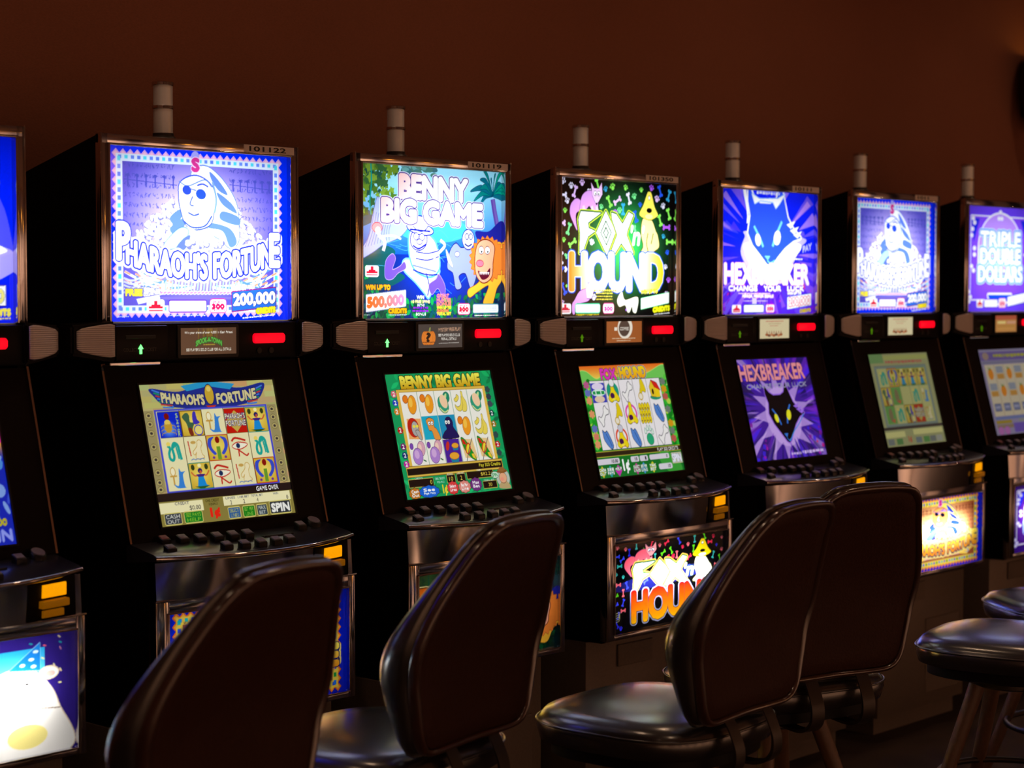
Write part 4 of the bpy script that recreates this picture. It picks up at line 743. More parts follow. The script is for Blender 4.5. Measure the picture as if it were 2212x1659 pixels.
def scr_benny(nx, ny):
    a = Art(nx, ny, (0.08, 0.62, 0.36), 0.384 / 0.3195); R = random.Random(8)
    for _ in range(190):
        x, y = R.uniform(0, 100), R.uniform(0, 100); r = R.uniform(2, 5); an = R.uniform(0, 6.3); P = [(x, y), (x + r * math.cos(an - .4), y + r * math.sin(an - .4)), (x + 1.8 * r * math.cos(an), y + 1.8 * r * math.sin(an)), (x + r * math.cos(an + .4), y + r * math.sin(an + .4))]
        a.poly(P, R.choice([(0.06, .50, .28), (0.10, .72, .40), (.05, .42, .26), (.12, .78, .45)]), .9, None, 0, True)
    a.text('BENNY BIG GAME', 14, 2.5, 88, 12.5, vgrad((0.98, .95, .35), 3, (.80, .62, .1), 12), (0.05, .12, .05), .45, bold=.75)
    bam = (0.90, .74, .30)
    a.rect(8.5, 12.8, 91.5, 14.8, bam, 1, (.35, .22, .05), .25); a.rect(8.5, 12.8, 11, 75, bam); a.rect(89, 12.8, 91.5, 75, bam)
    cs = cells(a, 11, 15, 89, 74, 5, 3, (0.96, 0.95, 0.90), (0.35, .55, .42), .35)
    for c, s_ in zip(cs, ['mango', 'ostrich', 'plum', 'mango', 'giraffe', 'plum', 'melon', 'ape', 'drum', 'banana', 'mango', 'shield', 'melon', 'banana', 'shield']): SYM[s_](a, c)
    a.rect(5, 74.3, 95, 82.5, bam, 1, (.35, .22, .05), .25); a.rect(5.5, 75.8, 94.5, 81, (0.13, .08, .06)); a.text('Play 300 Credits', 72, 76.6, 93, 80, (.85, .80, .2), None, 0, .1)
    for i, (x, y, c) in enumerate([(6, 16, (.85, .4, .45)), (6, 23, (.15, .25, .75)), (6, 30, (.85, .5, .15)), (6, 45, (.75, .1, .1)), (6, 58, (.45, .1, .4)), (6, 65, (.1, .2, .45)), (6, 72, (.75, .15, .6)), (94, 36, (.05, .3, .25)), (94, 45, (.6, .45, .1)), (94, 62, (.75, .1, .15)), (94, 16, (.2, .3, .3)), (94, 22, (.2, .25, .3)), (94, 28, (.25, .3, .35)), (94, 54, (.2, .3, .3)), (94, 69, (.2, .3, .3))]):
        for t in range(6): a.ell(x + 1.3 * math.cos(t), y + 1.6 * math.sin(t), 1.3, 1.3, c)
        if i < 10: a.text('2', x - 1, y - 1.6, x + 1, y + 1.6, WH, None, 0, .1)
    for x0, y0, x1, y1, t in ((5, 84.5, 27, 90.5, '0'), (40, 83.5, 47.5, 89.5, '10'), (49.5, 83.5, 57, 89.5, '2'), (59, 82.5, 84, 88, '$82.21'), (73, 91.5, 86, 97, '20')):
        a.rect(x0, y0, x1, y1, (0.13, .08, .06), 1, (.75, .7, .3), .35); w_ = .9 * len(t); a.text(t, (x1 - w_ * 2 - 1) if x1 - x0 > 20 else (x0 + x1) / 2 - w_, y0 + 1.4, (x1 - 1) if x1 - x0 > 20 else (x0 + x1) / 2 + w_, y1 - 1.2, (.95, .85, .3))
    a.text('ONE CREDIT', 29, 84.5, 38, 86.5, WH); a.text('EQUALS', 30.5, 87.5, 37, 89.3, WH); a.text('CREDITS', 11, 83, 18, 84.6, WH); a.text('LINES', 41, 82, 46, 83.6, WH); a.text('LINE BET', 50, 82, 57, 83.4, WH); a.text('PAID', 69, 81.2, 73, 82.6, WH); a.text('TOTAL BET', 74, 90, 84, 91.4, WH)
    a.text('1¢', 34.5, 91, 38.5, 99, (.95, .85, .2), None, 0, .4)
    for x, y, rx, ry, c, t1, t2 in ((9, 95.5, 5.2, 4, (.75, .45, .12), 'Cash', 'Out'), (22, 95, 8.5, 4.4, (.1, .4, .85), 'See', 'Pays Help'), (44, 94, 4.8, 4.8, (.88, .25, .25), 'Select', 'Lines'), (55, 94, 5.2, 4.6, (.9, .55, .5), 'Bet Per', 'Line'), (66, 93, 5, 5, (.45, .2, .5), 'Max', 'Bet')):
        a.poly([(x + rx * (1 + .12 * (i % 2)) * math.cos(t), y + ry * (1 + .14 * (i % 2)) * math.sin(t)) for i, t in enumerate(np.linspace(0, 2 * math.pi, 20, endpoint=False))], c, 1, (.15, .1, .1), .2); a.text(t1, x - rx * .6, y - 2.6, x + rx * .6, y - .3, WH, None, 0, .1); a.text(t2, x - rx * .6, y + .4, x + rx * .6, y + 2.6, WH, None, 0, .1)
    a.ell(93, 90, 6.5, 8, (0.75, .78, .72), 0, 1, (.2, .2, .2), .3); a.poly([(88, 98), (91, 93), (96, 93), (99, 99)], (.75, .65, .45), 1, None, 0, True); a.ell(93, 90, 3.6, 4.2, (.92, .68, .52), 0, 1, (.3, .15, .1), .25); a.ell(93, 84.5, 5, 1.6, (.55, .35, .15)); a.ell(93, 83, 3, 2, (.6, .4, .2)); a.ell(92, 91, 1.6, 1.5, (.95, .6, .5)); a.ell(85.6, 87, 3.5, 2.6, (0.85, .95, .85), 0, 1, (.2, .3, .2), .25); a.text('SPIN', 83, 85.6, 88.2, 88.4, (.1, .5, .25), None, 0, .15)
    return a
@sym('bone')
def _(a, c):
    a.poly(P_(c, [(.15, .65), (.2, .55), (.35, .6), (.55, .4), (.6, .2), (.72, .1), (.8, .22), (.92, .3), (.88, .45), (.68, .5), (.5, .75), (.48, .9), (.38, .98), (.3, .85)]), (0.95, .94, .93), 1, (.15, .15, .2), .45, True)
@sym('horn')
def _(a, c): a.poly(P_(c, [(.55, .05), (.7, .05), (.85, .45), (.8, .6), (.6, .55), (.5, .7), (.4, .6), (.5, .35)]), (0.90, .80, .10), 1, (.4, .35, .05), .3, True); EL(a, c, .42, .78, .13, .13, (0.93, .90, .82), 0, (.75, .6, .1), .7)
@sym('kennel')
def _(a, c): EL(a, c, .5, .85, .4, .12, (0.15, .6, .45)); a.poly(P_(c, [(.15, .4), (.35, .1), (.55, .4), (.55, .85), (.2, .8)]), (0.92, .78, .15), 1, (.3, .2, 0), .3); a.poly(P_(c, [(.35, .08), (.75, .22), (.92, .55), (.55, .42)]), (.85, .15, .12), 1, (.3, .05, 0), .3); a.poly(P_(c, [(.55, .42), (.88, .55), (.85, .85), (.55, .85)]), (0.96, .82, .1)); EL(a, c, .36, .6, .07, .13, (.15, .08, .05))
@sym('slipper')
def _(a, c): a.poly(P_(c, [(.25, .15), (.4, .25), (.55, .2), (.7, .5), (.8, .8), (.72, .95), (.55, .9), (.3, .6), (.25, .4)]), (0.33, .52, .82), 1, (.05, .1, .2), .4, True); a.line(P_(c, [(.45, .3), (.6, .6), (.7, .85)]), .4, (.1, .2, .4))
@sym('paw')
def _(a, c):
    EL(a, c, .5, .68, .24, .25, (0.15, .66, .45), -15, (.1, .3, .2), .3)
    for u, v in ((.25, .3), (.42, .18), (.6, .2), (.75, .35)): a.poly(P_(c, [(u, v - .12), (u + .07, v + .08), (u - .05, v + .1)]), (.9, .95, .9), 1, (.15, .5, .4), .35, True)
def dogcell(ring, hat=None):
    def f(a, c):
        EL(a, c, .5, .5, .42, .42, ring)
        if ring[0] > .5: EL(a, c, .5, .5, .32, .32, (.95, .94, .93))
        a.poly(P_(c, [(.42, .05), (.58, .05), (.62, .4), (.88, .8), (.75, .95), (.55, .85), (.3, .95), (.12, .8), (.36, .45)]), (0.95, .85, .10), 1, (.35, .3, 0), .35, True)
        EL(a, c, .42, .68, .15, .13, (.28, .1, .3)); EL(a, c, .48, .84, .12, .06, (.98, .9, .3))
        if hat: EL(a, c, .5, .12, .17, .16, hat, 0, (.2, .2, .2), .25)
    return f
SYM['dog1'] = dogcell((0.10, .62, .48), (.92, .92, .92)); SYM['dog2'] = dogcell((0.88, .30, .70)); SYM['dog3'] = dogcell((0.90, .30, .2), (.8, .8, .85))
@sym('pack')
def _(a, c):
    for i in range(4):
        for j in range(3): EL(a, c, .2 + .2 * i, .25 + .28 * j, .1, .17, (0.92, .82, .12), 0, (.35, .3, .05), .3); EL(a, c, .18 + .2 * i, .3 + .28 * j, .04, .03, (.3, .1, .3))
@sym('foxhole')
def _(a, c):
    a.rect(c[0] + .4, *[at(c, 0, .1)[1]], c[2] - .4, at(c, 0, .95)[1], (0.22, .24, .72)); EL(a, c, .5, .25, .4, .15, (.9, .85, .95)); EL(a, c, .5, .8, .35, .15, (.9, .8, .7)); EL(a, c, .5, .52, .48, .15, (.85, .95, .9)); a.smallprint(*at(c, .1, .45), at(c, .9, 0)[0], 3.5, (.1, .6, .3))
def scr_fox(nx, ny):
    a = Art(nx, ny, (0.12, 0.62, 0.15), 0.384 / 0.3195); a.rect(0, 0, 100, 14, vgrad((0.93, .42, .12), 0, (.95, .85, .35), 12))
    a.poly([(0, 6), (8, 5), (18, 12), (30, 9), (60, 14), (80, 8), (100, 2), (100, 20), (0, 20)], (0.45, .80, .35), 1, (.75, .9, .45), .4, True)
    R = random.Random(4)
    for _ in range(60): x = R.choice([R.uniform(0, 9), R.uniform(91, 100)]); y = R.uniform(12, 76); a.ell(x, y, R.uniform(1, 3), R.uniform(1.5, 4), R.choice([(.2, .72, .2), (.35, .8, .25), (.06, .5, .12), (.7, .85, .3)]), 30)
    a.text('FOX', 24, 3.5, 41, 12.5, (0.88, .22, .75), (.35, .3, .05), .4, bold=.6); a.text("'n'", 41.5, 6, 46, 11, (.9, .85, .2), (.2, .2, .1), .25); a.text('HOUND', 46, 2.5, 76, 12, vgrad((.98, .85, .1), 3, (.95, .65, .1), 12), (0.2, .3, .55), .55, bold=.7, out2=(.9, .9, .8), ow2=.3)
    for i, y in enumerate((17, 24, 31, 43, 56, 63, 70)): a.text('*', 3, y - 3, 8, y + 3, R.choice([(.85, .5, .4), (.4, .45, .75), (.9, .6, .4), (.75, .35, .55)]), None, 0, .7); a.text('*', 92, y - 3, 97, y + 3, R.choice([(.45, .5, .45), (.2, .35, .6), (.85, .6, .1), (.75, .35, .3)]), None, 0, .7)
    cs = cells(a, 9.5, 13.5, 91, 75.5, 5, 3, (0.94, 0.92, 0.93), (0.12, .12, .1), .35); a.line([(9.5, 13.5), (91, 13.5), (91, 75.5), (9.5, 75.5), (9.5, 13.5)], .35, (.1, .1, .1), 1, False)
    for c, s_ in zip(cs, ['foxhole', 'bone', 'slipper', 'dog1', 'horn', 'dog3', 'bone', 'dog2', 'slipper', 'horn', 'pack', 'paw', 'kennel', 'slipper', 'bone']): SYM[s_](a, c)
    a.rect(0, 77, 100, 81, (0.20, .15, .08), 1, (.75, .68, .25), .4); a.text('PLAY 300 CREDITS', 72, 77.6, 97, 80.4, (.92, .92, .9), None, 0, .05)
    a.rect(0, 81.8, 100, 100, (0.08, .45, .15)); a.ell(85, 92, 14, 9, (.3, .7, .25), 30, .7)
    for x0, y0, x1, y1, t in ((0, 83, 26, 88, '10.00'), (39, 83, 48.5, 88, '10'), (49.5, 83, 59, 88, '1'), (61, 83, 84.5, 87.6, '0'), (70, 92, 86, 97, '10')): a.rrect(x0, y0, x1, y1, 1.2, (0.86, .84, .88)); wd = 1.4 * len(t); a.text(t, x1 - wd - 2, y0 + 1.2, x1 - 2, y1 - 1.2, (.1, .1, .15), None, 0, .08)
    a.text('1¢', 29, 85, 36, 97, WH, None, 0, .5)
    for x, c, t1, t2 in ((5, (.85, .8, .2), 'CASH', 'OUT'), (14, (.2, .65, .7), 'SEE', 'PAYS'), (23, (.8, .2, .7), 'HELP', ''), (44, (.8, .2, .6), 'SELECT', 'LINES'), (52.5, (.3, .6, .85), 'BET PER', 'LINE'), (63, (.85, .85, .15), 'MAX', 'BET')):
        a.poly([(x, 89), (x + 4, 94), (x, 99.5), (x - 4, 94)], c); a.text(t1, x - 3.6, 91.3, x + 3.6, 93.8, WH, (.05, .35, .1), .2, .12); t2 and a.text(t2, x - 3.6, 94.6, x + 3.6, 97, WH, (.05, .35, .1), .2, .12)
    a.rect(87, 83, 99.5, 93, (.78, .78, .62)); a.text('SPIN', 88, 84.5, 98.5, 91.5, (.93, .93, .97), (.45, .5, .6), .3, bold=.35)
    return a
def scr_hex(nx, ny):
    a = Art(nx, ny, (0.26, 0.12, 0.60), 0.384 / 0.3195); shards(a, [(0.12, .08, .40), (0.30, .15, .95), (.5, .2, .85), (.15, .1, .3), (.8, .65, .95)], 110, 6)
    a.poly([(50 + (20 + (26 if i_ % 2 else 4)) * math.cos(t_) * .9, 57 + (22 + (24 if i_ % 2 else 6)) * math.sin(t_)) for i_, t_ in enumerate(np.linspace(0, 2 * math.pi, 26, endpoint=False))], (0.80, 0.66, 0.93), .75); a.ell(50, 58, 24, 30, (0.80, 0.66, 0.93), 0, .7); shards(a, [(0.12, .08, .35), (0.25, .12, .8), (.45, .15, .75)], 50, 12)
    R = random.Random(3)
    for _ in range(24): x, y = R.choice([R.uniform(2, 20), R.uniform(80, 98)]), R.uniform(60, 98); s_ = R.uniform(1.5, 4); a.poly([(x, y), (x + s_, y + 1), (x + s_ * .6, y + s_ * 1.6), (x - 1, y + s_)], R.choice([(.7, .1, .7), (.8, .15, .35), (.25, .15, .9), (.5, .1, .6)]), .85)
    fox_head(a, 49, 56, 1.08, (0.05, 0.035, 0.05), (0.62, 0.42, 0.92), .9, (0.92, .90, .15), (0.20, .45, .85), .78, .80); a.line([(79, 57), (70, 66), (60, 74), (54, 81), (51, 83)], .9, (.2, .55, .9))
    a.text('HEXBREAKER', 2, 6, 92, 21, (0.92, .58, .60), (.3, .1, .3), .35, bold=.45); a.text('CHANGE YOUR LUCK', 8, 25, 92, 29.5, (.62, .62, .72), None, 0, .15); a.smallprint(50, 94.5, 64, 2.6, (.82, .72, .95)); a.smallprint(66, 93.5, 97, 3.2, (.82, .72, .95))
    return a
def scr_pay(nx, ny):                          # the pale paytable picture
    a = Art(nx, ny, (0.66, 0.66, 0.46), 0.384 / 0.3195); a.rect(0, 0, 24, 10, (.42, .62, .36)); a.rect(25, 2, 98, 7, (.72, .74, .40)); a.smallprint(27, 7.8, 88, 3.2, (.80, .32, .32)); a.rect(7, 14, 93, 78, (.48, .55, .56), 1, (.42, .48, .5), .6)
    cs = cells(a, 10, 16, 90, 76, 5, 3, (0.80, 0.79, 0.50), (0.45, .45, .3), .5)
    for c, s_ in zip(cs, ['snake', 'horse', 'green', 'wing', 'green', 'snake', 'queen', 'pale', 'horse', 'queen', 'snake', 'pf', 'queen', 'ankh', 'bird']):
        if s_ == 'green': a.rect(c[0] + .4, c[1] + .4, c[2] - .4, c[3] - .4, (.35, .62, .28)); EL(a, c, .5, .5, .2, .38, (.50, .42, .30)); a.poly(P_(c, [(.45, .8), (.85, .7), (.75, .95)]), (.8, .3, .2))
        elif s_ != 'pale': SYM[s_](a, c)
    a.a[:] = a.a * .72 + np.array((.66, .66, .46), np.float32) * .28
    a.rect(0, 79, 100, 82, (.30, .26, .24)); a.rect(1, 84, 34, 90, (.86, .84, .55)); a.rect(48, 83, 98, 89, (.86, .84, .55))
    for x, c in ((4, (.5, .52, .5)), (18, (.38, .55, .32)), (50, (.48, .52, .52)), (63, (.38, .58, .32)), (74, (.48, .5, .48)), (85, (.66, .66, .6))): a.rect(x, 91.5, x + 10, 98, c)
    a.text('1¢', 38, 90, 43, 97, (.78, .35, .28), None, 0, .4); return a
def scr_triple(nx, ny):
    a = Art(nx, ny, (0.60, 0.56, 0.68), 0.384 / 0.3195); a.rect(3, 3, 98, 13, (.45, .38, .62)); a.ell(13, 8, 6, 4.5, (.65, .55, .5)); a.smallprint(28, 6, 92, 4, (.72, .70, .2))
    a.rect(4, 14, 98, 17, (.52, .50, .60)); cs = cells(a, 7, 18, 97, 78, 5, 3, (0.84, 0.78, 0.66), (0.62, .48, .40), .5); R = random.Random(1)
    for i, c in enumerate(cs):
        t = (i // 3 + i % 3) % 2 if i % 3 < 2 else 2
        if t == 0: EL(a, c, .5, .55, .28, .33, (0.90, .55, .18), 20); a.poly(P_(c, [(.3, .1), (.5, .25), (.6, .1), (.55, .3), (.4, .32)]), (.35, .55, .2))
        elif t == 1: a.rect(*at(c, .12, .1), *at(c, .88, .5), (.60, .62, .66)); a.rect(*at(c, .12, .55), *at(c, .88, .85), (.80, .58, .28))
        else: a.rrect(*at(c, .15, .3), *at(c, .85, .7), .8, (.48, .50, .62), (.4, .4, .5), .4); a.smallprint(*at(c, .25, .44), at(c, .75, 0)[0], 2.4, (.7, .7, .8))
    a.rect(6, 79, 98, 82, (.45, .50, .70)); a.rect(6, 83, 36, 87, (.66, .56, .22)); a.rect(50, 82.5, 96, 86, (.6, .6, .58)); a.rect(6, 88, 98, 92, (.60, .5, .4)); a.rect(38, 87, 62, 98, (.45, .35, .72))
    for x in (12, 24, 72, 84): a.ell(x, 95, 5, 4.5, (.75, .45, .72), 0, 1, (.6, .4, .65), .4)
    return a
def scr_blue(nx, ny):
    a = Art(nx, ny, (0.06, 0.10, 0.85), 0.384 / 0.3195); a.rect(60, 5, 100, 100, vgrad((.1, .1, .9), 5, (0.93, .25, .65), 28)); a.rect(60, 34, 100, 100, vgrad((.92, .6, .25), 34, (0.08, .15, .7), 44)); R = random.Random(6)
    for _ in range(60): x, y = R.uniform(50, 100), R.uniform(44, 90); a.ell(x, y, R.uniform(1, 5), R.uniform(1, 5), R.choice([(.35, .65, .9), (.6, .75, .95), (.65, .25, .75), (.25, .35, .85), (.9, .92, .98)]), R.uniform(0, 90), .8)
    a.text('300', 88, 83, 96, 87, (.75, .7, .15), None, 0, .4); a.text('SPIN', 80, 90, 98, 97, (.55, .6, .95), None, 0, .5); cells(a, 8, 25, 55, 75, 3, 3, (.85, .88, .98), (.2, .2, .6)); return a
# ---- the small message displays
def dsp(i, nx=132, ny=56):
    a = Art(nx, ny, (0.36, 0.25, 0.18), 0.158 / 0.0605)
    if i == 0:
        for _ in range(26): x = 50 + a.rng.gauss(0, 11); a.rect(x, 4, x + .8, 60 * a.rng.uniform(.5, 1), (.62, .50, .12), .45)
        a.text('Win your share of over 4,000 in Cash Prizes!', 7, 14, 93, 24, (.92, .9, .85), None, 0, .15)
        def arc(U, V): return U, V + 16 * ((U - 50) / 24.0) ** 2
        a.text('SPOOK-A-TOWN', 27, 36, 73, 54, (.35, .72, .28), (.1, .3, .12), .8, bold=.5, warp=arc); a.smallprint(40, 62, 61, 3.5, (.75, .68, .2)); a.text("SEE PLAYER'S GOLD CLUB FOR ALL DETAILS", 10, 76, 90, 86, (.9, .88, .82), None, 0, .15)
    elif i == 1:
        a.a[:] = (.27, .25, .24)
        for dx in (-9, 9, -5, 5, 0): a.ell(23 + dx, 58, 9 - abs(dx) * .3, 27, (.93, .52, .18), 0, 1, (.72, .36, .1), .4)
        a.poly([(23, 32), (25, 14), (28, 14), (27, 32)], (.55, .58, .3)); a.text('?', 19, 38, 27, 72, (.12, .08, .06), None, 0, 1.2); a.smallprint(10, 74, 38, 4, (.35, .18, .08)); a.text('MYSTERY FREE PLAY', 45, 18, 96, 32, (.80, .62, .50), None, 0, .25, dy=-3); a.text('SEE PLAYERS GOLD CLUB', 45, 42, 94, 52, (.92, .9, .86), None, 0, .2); a.text('FOR ALL DETAILS', 52, 58, 86, 68, (.92, .9, .86), None, 0, .2); a.smallprint(46, 80, 92, 3, (.8, .78, .75), -2)
    elif i == 2:
        a.a[:] = (.62, .33, .13); a.ell(52, 30, 21, 52, (.93, .90, .84)); a.ell(50, 32, 15, 37, (.26, .22, .20), 0, 1, (.6, .56, .5), 1.0); a.text('COFFEE', 38, 28, 62, 42, (.92, .9, .85), None, 0, .35); a.rect(22, 28, 30, 44, (.93, .9, .84)); a.smallprint(16, 78, 82, 4, (.9, .82, .7)); a.smallprint(28, 88, 68, 4, (.9, .82, .7))
    elif i in (3, 4):
        a.a[:] = (.83, .78, .62); a.smallprint(20, 10, 80, 5, (.75, .42, .36)); a.smallprint(30, 22, 72, 4, (.68, .58, .45)); a.smallprint(34, 33, 62, 4, (.75, .5, .42))
        for x in range(7): a.ell(24 + x * 8, 80 + (x % 2) * 4, 5.5, 7, [(.62, .36, .22), (.45, .3, .22), (.75, .5, .35)][x % 3]); a.poly([(22 + x * 8, 72), (24 + x * 8, 58), (26 + x * 8, 72)], (.6, .4, .3))
    else:
        a.a[:] = (.70, .48, .26); a.rect(0, 0, 100, 25, (.66, .32, .22)); a.rect(10, 34, 48, 50, (.82, .72, .45)); a.rect(54, 34, 96, 50, (.76, .56, .44)); a.smallprint(10, 62, 90, 6, (.62, .5, .2)); a.smallprint(10, 78, 90, 5, (.75, .6, .3))
    return a

# ------------------------------------------------------------------ room
def slab(name, x0, x1, y0, y1, z0, z1, m):
    o = MB().box(x0, x1, y0, y1, z0, z1).build(name, m); o['kind'] = 'structure'; return o
WY = 0.62; RX0, RX1, RY = -5.2, 8.0, -7.2
slab('floor', RX0, RX1, RY, WY, -0.1, 0.0, M['carpet']); slab('ceiling', RX0, RX1, RY, WY, CEIL, CEIL + 0.1, M['ceiling'])
slab('wall_back', RX0, RX1, WY, WY + 0.1, 0, CEIL, M['wall']); slab('wall_left', RX0 - 0.1, RX0, RY, WY, 0, CEIL, M['wall_far'])
slab('wall_right', RX1, RX1 + 0.1, RY, WY, 0, CEIL, M['wall_far']); slab('wall_front', RX0, RX1, RY - 0.1, RY, 0, CEIL, M['wall_far'])
for i, x in enumerate((-4.2, -2.4, -0.7, 0.9, 2.6, 4.3, 6.0)):  # dark panels added out of view so the chrome fronts reflect vertical bands
    slab('trim_%d' % (i + 1), x, x + 0.62, RY, RY + 0.05, 0, CEIL - 0.01, M['panel'])
for i, y in enumerate((-6.6, -5.0, -3.4, -1.8)):  # more unseen panels on the right wall, added for the same reflections
    slab('trim_%d' % (i + 8), RX1 - 0.05, RX1, y, y + 0.62, 0, CEIL - 0.01, M['panel'])
slab('baseboard_back', RX0, RX1, WY - 0.015, WY, 0, 0.1, M['black'])

dl = empty('ceiling_downlight', (0, 0, CEIL)); 
MB().loops([[(r * math.cos(2 * math.pi * i / 28), r * math.sin(2 * math.pi * i / 28), z) for i in range(28)] for r, z in ((0.052, -0.02), (0.075, -0.016), (0.085, -0.004), (0.085, 0), (0.052, 0))], wrap=True).build('trim_ring', M['steel'], dl, 40)
for i, (x, y) in enumerate(DOWNLIGHTS):
    o = dl if i == 0 else copy_tree(dl); o.location = (x, y, CEIL); tag(o, 'small round recessed downlight with a warm lamp in the ceiling', 'ceiling light', 'recessed ceiling downlights')

M['amber_glass'] = mat('amber_glass', (0.6, 0.3, 0.05), 0.4, emit=(1.0, 0.36, 0.04), estr=9.0)
al = empty('amber_wall_lamp', (5.04, RY, 2.25))
MB().box(-.05, .05, 0, .02, -.12, .12, .004, 2).build('lamp_backplate', M['steel'], al, 35)
MB().lathe(0, .07, [(.03, -.17), (.055, -.14), (.06, .1), (.03, .17)], 24).build('lamp_shade', M['amber_glass'], al, 50)
MB().box(-.012, .012, .01, .04, -.012, .012).build('lamp_arm', M['steel'], al)
al2 = copy_tree(al); al2.location = (7.3, RY, 1.95); al3 = copy_tree(al); al3.location = (RX1, -5.8, 2.0); al3.rotation_euler = (0, 0, math.radians(90))
tag(al, 'amber wall lamp on the wall behind the camera, reflected in the first frame', 'wall lamp'); tag(al2, 'amber wall lamp in the far corner behind the camera', 'wall lamp'); tag(al3, 'amber wall lamp on the right side wall', 'wall lamp')
ws = empty('wall_sconce', (5.34, WY, 2.20))
MB().lathe(0, -.16, [(.02, -.02), (.08, 0), (.14, .07), (.165, .16), (.160, .25), (.13, .33), (.126, .33), (.155, .25), (.16, .16), (.135, .075), (.075, .008), (.01, .0)], 40).build('sconce_shade', M['glass_dark'], ws, 60)
MB().box(-.03, .03, -.03, 0, .06, .2, .004, 2).build('sconce_bracket', M['steel'], ws, 35)
tag(ws, 'dark rounded wall sconce cropped by the right edge, glowing on the wall above', 'wall lamp')
ld = bpy.data.lights.new('sconce_bulb', 'POINT'); ld.energy = 0.35; ld.color = (1.0, 0.55, 0.12); ld.shadow_soft_size = 0.04
lo = bpy.data.objects.new('sconce_bulb', ld); COL.objects.link(lo); lo.parent = ws; lo.location = (0, -.16, .30)

# ------------------------------------------------------------------ slot machine
ZB = TOP - 1.30                              # underside of the machines, top of their stands
def X(v): return v - 0.28                    # local x of a machine runs 0..0.56 across its front
def Z(v): return v + 1.30                    # v: height relative to the machine's top edge
def bow(x, s): return s * (1 - ((x - 0.28) / 0.28) ** 2)

